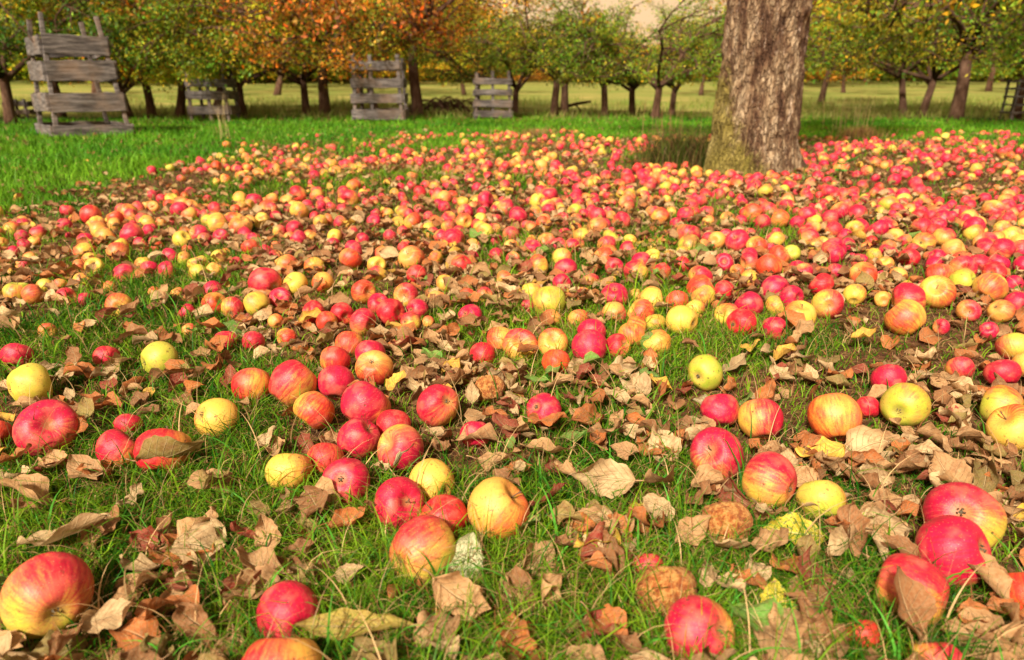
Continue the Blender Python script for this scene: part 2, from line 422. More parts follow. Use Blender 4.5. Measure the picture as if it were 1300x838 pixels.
# ------------------------------------------------------------------ the big trunk
TR, _ = ground_at(963, 221); TR[1] += .22
def build_big_tree():
    root = empty('apple_tree', (TR[0], TR[1], float(gz(TR[0], TR[1])) - .02))
    tag(root, 'thick old apple tree trunk with pale flaking bark and mossy foot among the apples', 'tree')
    nt, nz = 220, 300; hgt = 2.3
    tt = np.linspace(0, 2 * np.pi, nt, endpoint=False); zz = np.linspace(-.08, hgt, nz)
    T, Z = np.meshgrid(tt, zz)
    R = .200 + (.062 + .02 * np.cos(T)) * np.exp(-np.maximum(Z, 0) / .12) + .035 * np.exp(-np.maximum(Z, 0) / .5) + .03 * np.clip(Z - 1.6, 0, 1)
    R = R * (1 + .05 * np.cos(2 * T + .6) + .03 * np.cos(3 * T + 1 + Z) + np.exp(-np.maximum(Z, 0) / .15) * (.10 * np.cos(5 * T + 1) + .05 * np.cos(8 * T)))
    cx, cy = np.cos(T), np.sin(T)
    def n3(s, zs, seed):   # periodic noise round the trunk
        return vnoise(cx * s + 50, Z * zs + cy * 1e-9, seed) * .5 + vnoise(cy * s + 80, Z * zs + 3.3, seed + 1) * .5
    per = T / (2 * np.pi)
    def per_noise(k, zs, seed):
        a = vnoise(per * k + 5, Z * zs, seed); b = vnoise(per * k + 5 - k, Z * zs, seed); w = np.clip((per - .9) * 10, 0, 1)
        return a * (1 - w) + b * w
    ridge = 1 - np.abs(per_noise(26, 5, 11) * 2 - 1); ridge2 = 1 - np.abs(per_noise(50, 14, 12) * 2 - 1)
    R = R + (ridge - .5) * .026 + (ridge2 - .5) * .016 + (per_noise(70, 30, 14) - .5) * .008 + (per_noise(7, 1.8, 13) - .5) * .03
    lean = .004 * Z + .012
    X = R * cx + lean; Yv = R * cy
    V = np.stack([X, Yv, Z], -1).reshape(-1, 3)
    i = np.arange((nz - 1) * nt).reshape(nz - 1, nt); j = np.roll(i, -1, 1)
    Fq = np.stack([i.ravel(), j.ravel(), (j + nt).ravel(), (i + nt).ravel()], 1)
    link('trunk', mesh_np('trunk', V, Fq, mat=M['bark']), root)
    mb = MB(); tips = []
    r_ = random.Random(3)
    for k in range(5):
        a = k * 1.26 + .4; p = Vector((.08, 0, 2.0 + .05 * k)); d = Vector((math.cos(a), math.sin(a), .9)).normalized()
        pts = [p.copy()]; rr = [.14]
        for q in range(7):
            d = (d + Vector((r_.uniform(-.3, .3), r_.uniform(-.3, .3), r_.uniform(-.1, .25)))).normalized()
            p = p + d * .42; pts.append(p.copy()); rr.append(.12 * (1 - q / 8) + .01)
            if q > 1:
                for s_ in range(2):
                    d2 = (d + Vector((r_.uniform(-1, 1), r_.uniform(-1, 1), r_.uniform(-.3, .6)))).normalized(); p2 = [p + d2 * (.3 * g) + Vector((0, 0, -.02 * g * g)) for g in range(4)]
                    mb.tube(p2, [.035, .025, .015, .006], 6); tips += p2[1:]
        mb.tube(pts, rr, 10, .05)
    link('limbs', mb.mesh('limbs', M['bark2'], True), root)
    V, Fq, C = leaf_cloud([tuple(t) for t in tips], 26, .20, .06, rng, (.16, .17, .025), .5)
    o = link('crown', mesh_np('crown', V, Fq, attrs={'par': ('FLOAT_COLOR', C)}, mat=M['foliage']), root); o.color = (1, 1, 1, 1)

def leaf_cloud(centres, per, spread, size, g, col, var):
    """many leaf-sized faces in clumps; colour attribute varies leaf to leaf and clump to clump"""
    c = np.repeat(np.array(centres, float), per, 0); n = len(c)
    cl = np.repeat(g.random(len(centres)), per)
    c = c + g.normal(0, spread, (n, 3)) * [1, 1, .75]
    a = g.normal(0, 1, (n, 3)); a /= np.linalg.norm(a, axis=1)[:, None]
    b = np.cross(a, g.normal(0, 1, (n, 3))); b /= np.linalg.norm(b, axis=1)[:, None]
    s = size * g.uniform(.6, 1.3, n)[:, None]
    nn = np.cross(a, b)
    V = np.stack([c - a * s, c + b * s * .45 + nn * s * .15, c + a * s, c - b * s * .45 + nn * s * .15], 1).reshape(-1, 3)
    Fq = np.arange(n * 4).reshape(n, 4)
    k = (.6 + .8 * cl) * g.uniform(1 - var * .6, 1 + var * .6, n)
    C = np.ones((n, 4)); C[:, :3] = np.array(col)[None] * k[:, None]
    gr_ = g.random(n) < .38; C[gr_, 0] *= .52; C[gr_, 1] *= 1.05
    y = g.random(n) < .16 * (.4 + cl)
    C[y, 0] *= 2.1; C[y, 1] *= 1.35
    return V, Fq, np.repeat(C, 4, 0)
build_big_tree()

# ------------------------------------------------------------------ background trees
def tree_template(seed, hgt, spread, trunk_h, r0, leafn, lsize, tall=False):
    r = random.Random(seed); g = np.random.default_rng(seed)
    mb = MB(); tips = []
    lean = Vector((r.uniform(-.25, .25), r.uniform(-.1, .1), 1)).normalized()
    p = Vector((0, 0, -.1)); pts = [p]; rr = [r0 * 1.5]
    for q in range(4):
        p = p + lean * ((trunk_h + .1) / 4) + Vector((r.uniform(-.02, .02), r.uniform(-.02, .02), 0)) * trunk_h; pts.append(p); rr.append(r0 * (1.12 if q == 0 else 1 - q * .05))
    mb.tube(pts, rr, 10, .06)
    nl = 9 if tall else 6; zmin = trunk_h * (.5 if tall else 1.1)
    def grow(p, d, L, rad, lev):
        pts = [p]; rr = [rad]; n = 4
        for q in range(n):
            d = (d + Vector((r.uniform(-.3, .3), r.uniform(-.3, .3), r.uniform(-.16, .18) if lev < 1 else r.uniform(-.42, .1)))).normalized()
            p = p + d * (L / n); pts.append(p); rr.append(rad * (1 - (q + 1) / n * .62))
            if p.z < zmin: p.z = zmin + r.uniform(0, .1) * trunk_h; d.z = abs(d.z)
            if lev >= 1 and q > 0: tips.append(tuple(p))
            if lev < 2 and q >= (0 if lev else 1):
                for _ in range(2 if lev == 0 else 1):
                    d2 = (d + Vector((r.uniform(-1, 1), r.uniform(-1, 1), r.uniform(-.6, .6)))).normalized()
                    grow(p, d2, L * r.uniform(.45, .7), rad * .5, lev + 1)
        mb.tube(pts, rr, 6 if lev else 8, .06)
    for k in range(nl):
        a = 2 * math.pi * k / nl + r.uniform(-.4, .4)
        up = r.uniform(.15, 1.3) if not tall else (r.uniform(.0, .5) if k % 2 else r.uniform(1.0, 3))
        d = Vector((math.cos(a) * spread, math.sin(a) * spread, up)).normalized()
        grow(pts[-1] - lean * r.uniform(0, .25) * trunk_h, d, (hgt - trunk_h) * r.uniform(.55, .8), r0 * .55, 0)
    tips = [t for t in tips if r.random() < (.5 if not tall else .6)]
    trunk = mb.mesh('trunk', M['bark2'], True)
    V, Fq, C = leaf_cloud(tips, leafn, (.125 if not tall else .15) * hgt / 4, lsize, g, (1, 1, 1), .6)
    crown = mesh_np('crown', V, Fq, attrs={'par': ('FLOAT_COLOR', C)}, mat=M['foliage'])
    return trunk, crown
ORCH = [tree_template(10 + i, 3.7, 1.1, 1.0 + .12 * (i % 3) - .35, .062, 46, .027) for i in range(6)]
DWARF = [tree_template(60 + i, 2.0, .95, .55 + .06 * (i % 2), .062, 26, .022) for i in range(5)]
TALL = [tree_template(30 + i, 9, 1.0, .9, .13, 60, .085, True) for i in range(4)]
GREEN = (.20, .25, .016); DGREEN = (.09, .15, .012); YGREEN = (.55, .48, .022); OLIVE = (.34, .29, .02)
ORANGE = (.44, .17, .014); RED = (.46, .12, .018); GOLD = (.66, .38, .02)
def tree(x, y, v, sc, rz, col, label, tall=False, group='trees of the orchard rows', name='orchard_tree', wide=1.0, dwarf=False):
    tm, cm = TALL[v] if tall else DWARF[v % 5] if dwarf else ORCH[v]
    root = empty(name, (x, y, float(gz(x, y))), rz)
    tag(root, label, 'tree', group)
    t = link('trunk', tm, root); c = link('crown', cm, root)
    t.scale = c.scale = (sc * wide, sc * wide, sc)
    c.color = (*col, 1)
    return root
BT = [  # px, base py, template, scale, rot, colour, label
 (14, 157, 0, 1.15, .3, DGREEN, 'dark green orchard tree behind the largest slatted guard, at the left edge'),
 (78, 149, 2, 1.1, 2.0, DGREEN, 'green tree directly behind the largest slatted guard'),
 (167, 150, 3, .80, 1.0, YGREEN, 'thin-trunked yellowish tree just right of the largest slatted guard'),
 (193, 150, 1, 1.05, .4, OLIVE, 'olive tree, second of three between the largest and smallest slatted guards'),
 (227, 150, 4, 1.10, 4.0, YGREEN, 'yellow-green tree standing just left of the smallest slatted guard'),
 (272, 146, 5, 1.0, 1.4, GREEN, 'green tree whose crown hangs over the smallest slatted guard'),
 (309, 149, 0, .95, 2.5, GREEN, 'forked green tree just right of the smallest slatted guard'),
 (388, 148, 3, 1.05, 5.0, ORANGE, 'slim orange tree left of the stout russet tree'),
 (414, 148, 1, 1.45, 3.0, RED, 'stout russet-red autumn tree left of the middle slatted guard'),
 (478, 144, 4, 1.1, 1.0, OLIVE, 'olive tree rising behind the middle slatted guard'),
 (530, 148, 2, 1.5, .2, ORANGE, 'spreading orange tree right of the middle slatted guard'),
 (604, 144, 5, 1.05, 3.3, GREEN, 'green tree behind the four-board guard in the centre'),
 (653, 147, 0, 1.0, 4.4, GREEN, 'green tree right of the four-board guard'),
 (703, 148, 3, 1.15, 2.1, OLIVE, 'upright twin of the pair of crossing trunks'),
 (716, 148, 1, 1.2, 5.6, GREEN, 'leaning twin of the pair of crossing trunks'),
 (769, 149, 5, 1.05, 0.7, GREEN, 'low-branching green tree right of the crossing trunks'),
 (802, 148, 4, 1.0, 2.2, OLIVE, 'slim olive tree two places right of the crossing trunks'),
 (830, 151, 2, 1.1, 1.2, GREEN, 'green tree left of the thick trunk with sparse twiggy top'),
 (851, 148, 0, .95, 3.9, GREEN, 'thin tree closest to the left of the thick mossy trunk'),
 (1040, 139, 5, 1.05, 5.1, DGREEN, 'dark green tree showing just right of the thick trunk'),
 (1148, 148, 4, .95, 0.1, OLIVE, 'short dark trunk in the meadow left of the forked leaning tree'),
 (1168, 149, 3, 1.0, 2.9, GREEN, 'thin straight trunk beside the forked leaning tree'),
 (1212, 151, 1, 1.5, 4.9, OLIVE, 'forked leaning tree with rusty upper leaves at the right'),
 (1287, 151, 2, 1.15, .9, DGREEN, 'green tree at the right edge with a wire guard on its trunk'),
 (1330, 149, 0, 1.2, 1.9, GREEN, 'green tree just beyond the right edge'),
 (-60, 152, 1, 1.2, 1.1, GREEN, 'green tree just beyond the left edge'),
]
for (px, py, v, sc, rz, col, lab) in BT:
    p, _ = ground_at(px, py)
    dw = 570 < px < 900
    tree(p[0], p[1], v, sc * (.92 if dw else 1), rz, col, lab, dwarf=dw)
# second row, farther out in the meadow
FT = [(1071, 118, 3, 1.0, .4, YGREEN, 'small distant tree alone in the pale meadow right of the thick trunk'),
      (960, 119, 0, .9, .4, GREEN, 'distant tree hidden behind the thick trunk'),
      (1255, 116, 1, 1.5, 2, OLIVE, 'distant olive tree in the meadow between the two right-hand trees'),
      (890, 121, 2, .95, 3, GREEN, 'distant green tree just left of the thick trunk'),
      (590, 121, 4, 1.0, 1, YGREEN, 'distant yellow-green tree behind the brush heap'),
      (350, 121, 5, 1.4, 1, OLIVE, 'distant olive tree left of the red tree'),
      (120, 121, 5, 1.5, 2, YGREEN, 'distant yellow-green tree behind the largest guard'),
      (455, 119, 1, 1.4, 2.4, YGREEN, 'distant yellow-green tree left of the middle guard')]
for (px, py, v, sc, rz, col, lab) in FT:
    d = ray(px, py); best = None
    for t in np.linspace(12, 60, 400):
        q = d * t + [0, 0, H]
        if q[2] <= gz(q[0], q[1]): best = q; break
    if best is None: best = d * 32 + [0, 0, H]
    tree(best[0], best[1], v, sc, rz, col, lab, group='trees far out in the meadow')
# the wood behind the meadow
r = random.Random(5)
WC = [(-34, DGREEN, 'dark green'), (-30, YGREEN, 'yellow-green'), (-26, YGREEN, 'pale yellow-green'), (-22.5, OLIVE, 'olive'), (-19, GOLD, 'gold'), (-16, YGREEN, 'tall yellow-green'),
      (-13, ORANGE, 'orange'), (-10, OLIVE, 'broad olive'), (-7, GOLD, 'bright gold'), (-4, GOLD, 'low amber'), (-1, GOLD, 'low gold'), (2.2, ORANGE, 'low orange'),
      (5.2, GOLD, 'thin gold'), (8.4, ORANGE, 'low rusty'), (12, YGREEN, 'yellow-green right-hand'), (15.5, ORANGE, 'rusty'), (19, GREEN, 'deep green'), (22.5, GOLD, 'golden right-hand'),
      (26, GREEN, 'broad green'), (30, OLIVE, 'olive right-hand'), (34, ORANGE, 'orange right-hand')]
for i, (x, col, w) in enumerate(WC):
    for row in range(2):
        yy = 40 + row * 7 + r.uniform(-2, 2); xx = x * (1 + .15 * row) + r.uniform(-1, 1) + row * 1.5
        low = abs(x - 3) < 9.5
        sc = (0.37 if low else 1.0) * r.uniform(.85, 1.12) * (1.0 if x < 0 else .85)
        tree(xx, yy, (i + row * 2) % 4, sc, r.uniform(0, 6), col,
             '%s tree of the wood beyond the meadow, %s row, %s from the left' % (w, ('front', 'rear')[row], ['first', 'second', 'third', 'fourth', 'fifth', 'sixth', 'seventh', 'eighth', 'ninth', 'tenth', 'eleventh', 'twelfth', 'thirteenth', 'fourteenth', 'fifteenth', 'sixteenth', 'seventeenth', 'eighteenth', 'nineteenth', 'twentieth', 'last'][i]),
             tall=True, group='trees of the wood beyond the meadow', name='forest_tree', wide=1.35)

# ------------------------------------------------------------------ slatted tree guards
def guard(px, py, wpx, rz, posts, boards, label, hgt, depth=None, lean=.03):
    p, t = ground_at(px, py); k = t / F; w = wpx * k; hw = w / 2; dp = (depth or w) / 2
    root = empty('tree_guard', (p[0], p[1] + dp, float(gz(p[0], p[1] + dp))), rz)
    tag(root, label, 'tree guard', 'slatted wooden tree guards')
    hg = hgt * k; pw = max(.045, w * .085)
    for (sx, sy) in posts:
        mb = MB(); x0, y0 = sx * hw, sy * dp; q = lean * hg
        mb.board((x0 + sx * q, y0 + sy * q, -.05), (x0, y0, hg * random.uniform(.96, 1.03)), pw, pw * .8, (1, 0, 0), 5, .004)
        link('post', mb.mesh('post', M['wood']), root)
    for side in ('front', 'back', 'left', 'right'):
        mb = MB()
        for (b0, b1) in boards:
            zc = (b0 + b1) / 2 * k; bw = (b1 - b0) * k; e = lean * (hg - zc); off = pw * .4 + .012; j = random.uniform(-.012, .012)
            ex = hw + e + pw * .55; ey = dp + e + pw * .4
            if side == 'front': mb.board((-ex, -ey - .014, zc + j), (ex, -ey - .014, zc - j), bw, .022, (0, 0, 1))
            if side == 'back': mb.board((-ex, ey + .014, zc + j), (ex, ey + .014, zc - j), bw, .022, (0, 0, 1))
            if side == 'left': mb.board((-ex - .014, -ey, zc - j), (-ex - .014, ey, zc + j), bw, .022, (0, 0, 1))
            if side == 'right': mb.board((ex + .014, -ey, zc - j), (ex + .014, ey, zc + j), bw, .022, (0, 0, 1))
        link('slat_panel', mb.mesh('slat_panel', M['wood']), root)
    return root
C4 = [(-1, -1), (1, -1), (-1, 1), (1, 1)]
guard(81, 173, 58, math.radians(41), C4, [(1, 14), (30, 52), (67, 90), (97, 119)], 'largest slatted wooden tree guard, weathered grey, on grass at the left', 139, .75, .09)
guard(266, 154, 42, .10, C4 + [(0.05, -1)], [(8, 18), (26, 36), (41, 50)], 'smallest grey slatted tree guard, with three posts in front', 58)
guard(480, 154, 54, .05, C4 + [(-.25, -1)], [(2, 14), (22, 33), (40, 51), (61, 71)], 'tall middle slatted tree guard beside the spreading orange tree', 78)
guard(626, 151, 40, .0, C4 + [(0, -1)], [(2, 9), (14, 22), (28, 35), (41, 48)], 'four-board grey slatted tree guard in the centre background', 56)
guard(22, 149, 22, .1, C4, [(3, 9), (13, 19)], 'low slatted box half hidden behind the largest tree guard', 22)

def wire_guard():
    p, t = ground_at(1287, 151)
    root = empty('trunk_guard', (p[0], p[1], float(gz(p[0], p[1]))))
    tag(root, 'narrow slatted guard round the trunk at the right edge', 'tree guard')
    for (sx, sy) in C4:
        mb = MB(); mb.board((sx * .13, sy * .13, -.03), (sx * .13, sy * .13, .60), .035, .03, (1, 0, 0)); link('post', mb.mesh('post', M['wood']), root)
    mb = MB()
    for z in (.10, .22, .34, .46, .57):
        mb.board((-.16, -.155, z), (.16, -.155, z), .03, .012, (0, 0, 1)); mb.board((-.155, -.14, z), (-.155, .14, z), .03, .012, (0, 0, 1)); mb.board((.155, -.14, z), (.155, .14, z), .03, .012, (0, 0, 1))
    link('slat_panel', mb.mesh('slat_panel', M['wood']), root)
wire_guard()
def brush_heap():
    p, t = ground_at(568, 147); mb = MB(); r = random.Random(8)
    for k in range(46):
        a = r.uniform(0, math.pi); x = r.gauss(0, .32); y = r.gauss(0, .15); L = r.uniform(.3, .8); z = r.uniform(.02, .22) * max(.2, 1 - abs(x))
        pts = [(x + math.cos(a) * L * (s - .5), y + math.sin(a) * L * (s - .5) * .5, z + .16 * math.sin(math.pi * s) + r.uniform(-.02, .02)) for s in (0, .25, .5, .75, 1)]
        mb.tube(pts, [.014, .012, .01, .008, .004], 5)
    o = link('brush_heap', mb.mesh('brush_heap', M['bark2'], True), loc=(p[0], p[1], float(gz(p[0], p[1]))))
    tag(o, 'low tangled heap of cut branches beside the spreading orange tree', 'brush pile')
    p, t = ground_at(722, 143); mb = MB()
    mb.tube([(-.35, 0, .03), (-.1, 0, .09), (.15, 0, .16), (.42, 0, .2)], [.02, .028, .03, .022], 7, .1)
    mb.tube([(.1, 0, .15), (.2, .02, .08), (.24, .03, .0)], [.018, .014, .01], 6)
    o = link('fallen_branch', mb.mesh('fallen_branch', M['bark2'], True), loc=(p[0], p[1], float(gz(p[0], p[1]))))
    tag(o, 'fallen branch propped on the meadow edge right of the crossing trunks', 'branch')
brush_heap()

# ------------------------------------------------------------------ apples
def apple_arrays(nu, nv, asp=.88, lump=0.0, seed=0, lob=.02, crease=0.0):
    """unit apple, stem cavity at +Z, calyx basin at -Z"""
    ph = np.linspace(0, np.pi, nv); th = np.linspace(0, 2 * np.pi, nu, endpoint=False)
    P, T = np.meshgrid(ph, th, indexing='ij')
    rad = np.sin(P) ** .88 * (1 - .11 * (1 - np.cos(P)) / 2)
    z = asp * np.cos(P) - .34 * asp * np.exp(-(P / .34) ** 2) + .20 * asp * np.exp(-((np.pi - P) / .30) ** 2)
    rad = rad * (1 + lob * np.cos(5 * T + seed) * ((1 - np.cos(P)) / 2) ** 2 + .03 * np.cos(T * 2 + seed) + .025 * np.cos(T + seed * 2))
    x = rad * np.cos(T); y = rad * np.sin(T)
    z = z + .05 * x * math.sin(seed * 1.7) * np.sin(P)
    if lump:
        nn = (fbm(x * 2.2 + 9, y * 2.2 + z * 2.7 + 4, seed, 3) - .5) * lump
        x, y, z = x * (1 + nn), y * (1 + nn), z * (1 + nn)
    V = np.stack([x, y, z], -1).reshape(-1, 3)
    i = np.arange((nv - 1) * nu).reshape(nv - 1, nu); j = np.roll(i, -1, 1)
    return V, np.stack([i.ravel(), (i + nu).ravel(), (j + nu).ravel(), j.ravel()], 1)
APT = []
for k in range(8):
    V, Fq = apple_arrays(40, 28, [.88, .82, .92, .86, .80, .95, .84, .90][k], [.05, .08, .04, .12, .07, .05, .1, .15][k], k, [.02, .03, .01, .02, .035, .015, .02, .03][k])
    APT.append(mesh_np('apple', V, Fq, attrs={'loc': ('FLOAT_VECTOR', V)}, mat=M['apple']))
RPT = []
for k in range(2):
    V, Fq = apple_arrays(56, 40, .84, .22, 20 + k, .03)
    Vn = V * (1 + (fbm(V[:, 0] * 7 + 3, V[:, 1] * 7 + V[:, 2] * 6, 4 + k, 3)[:, None] - .5) * .12)
    RPT.append(mesh_np('rotten_apple', Vn, Fq, attrs={'loc': ('FLOAT_VECTOR', V)}, mat=M['rotten']))
def stem_mesh():
    mb = MB(); mb.tube([(0, 0, .50), (.015, 0, .66), (.04, .02, .80), (.09, .03, .93)], [.03, .022, .022, .036], 7); return mb.mesh('stem', M['stem'], True)
def calyx_mesh():
    mb = MB()
    for k in range(5):
        a = k * 1.2566; c, s = math.cos(a), math.sin(a); c2, s2 = math.cos(a + 1.57), math.sin(a + 1.57)
        V = [(c * .05 + c2 * .035, s * .05 + s2 * .035, -.62), (c * .05 - c2 * .035, s * .05 - s2 * .035, -.62),
             (c * .11 + c2 * .03, s * .11 + s2 * .03, -.72), (c * .11 - c2 * .03, s * .11 - s2 * .03, -.72), (c * .04, s * .04, -.82)]
        mb.add(V, [(0, 1, 3, 2), (2, 3, 4)])
    mb.tube([(0, 0, -.60), (0, 0, -.68)], [.07, .055], 8)
    return mb.mesh('calyx', M['calyx'], True)
STEM = stem_mesh(); CALYX = calyx_mesh()

DIRS = {'u': (0, 0, 1), 'd': (0, 0, -1), 'l': (-1, 0, 0), 'r': (1, 0, 0), 'c': (0, -1, 0), 'b': (0, 1, 0)}
def dvec(s):
    v = Vector((0, 0, 0))
    for ch in s: v += Vector(DIRS[ch])
    return v.normalized()
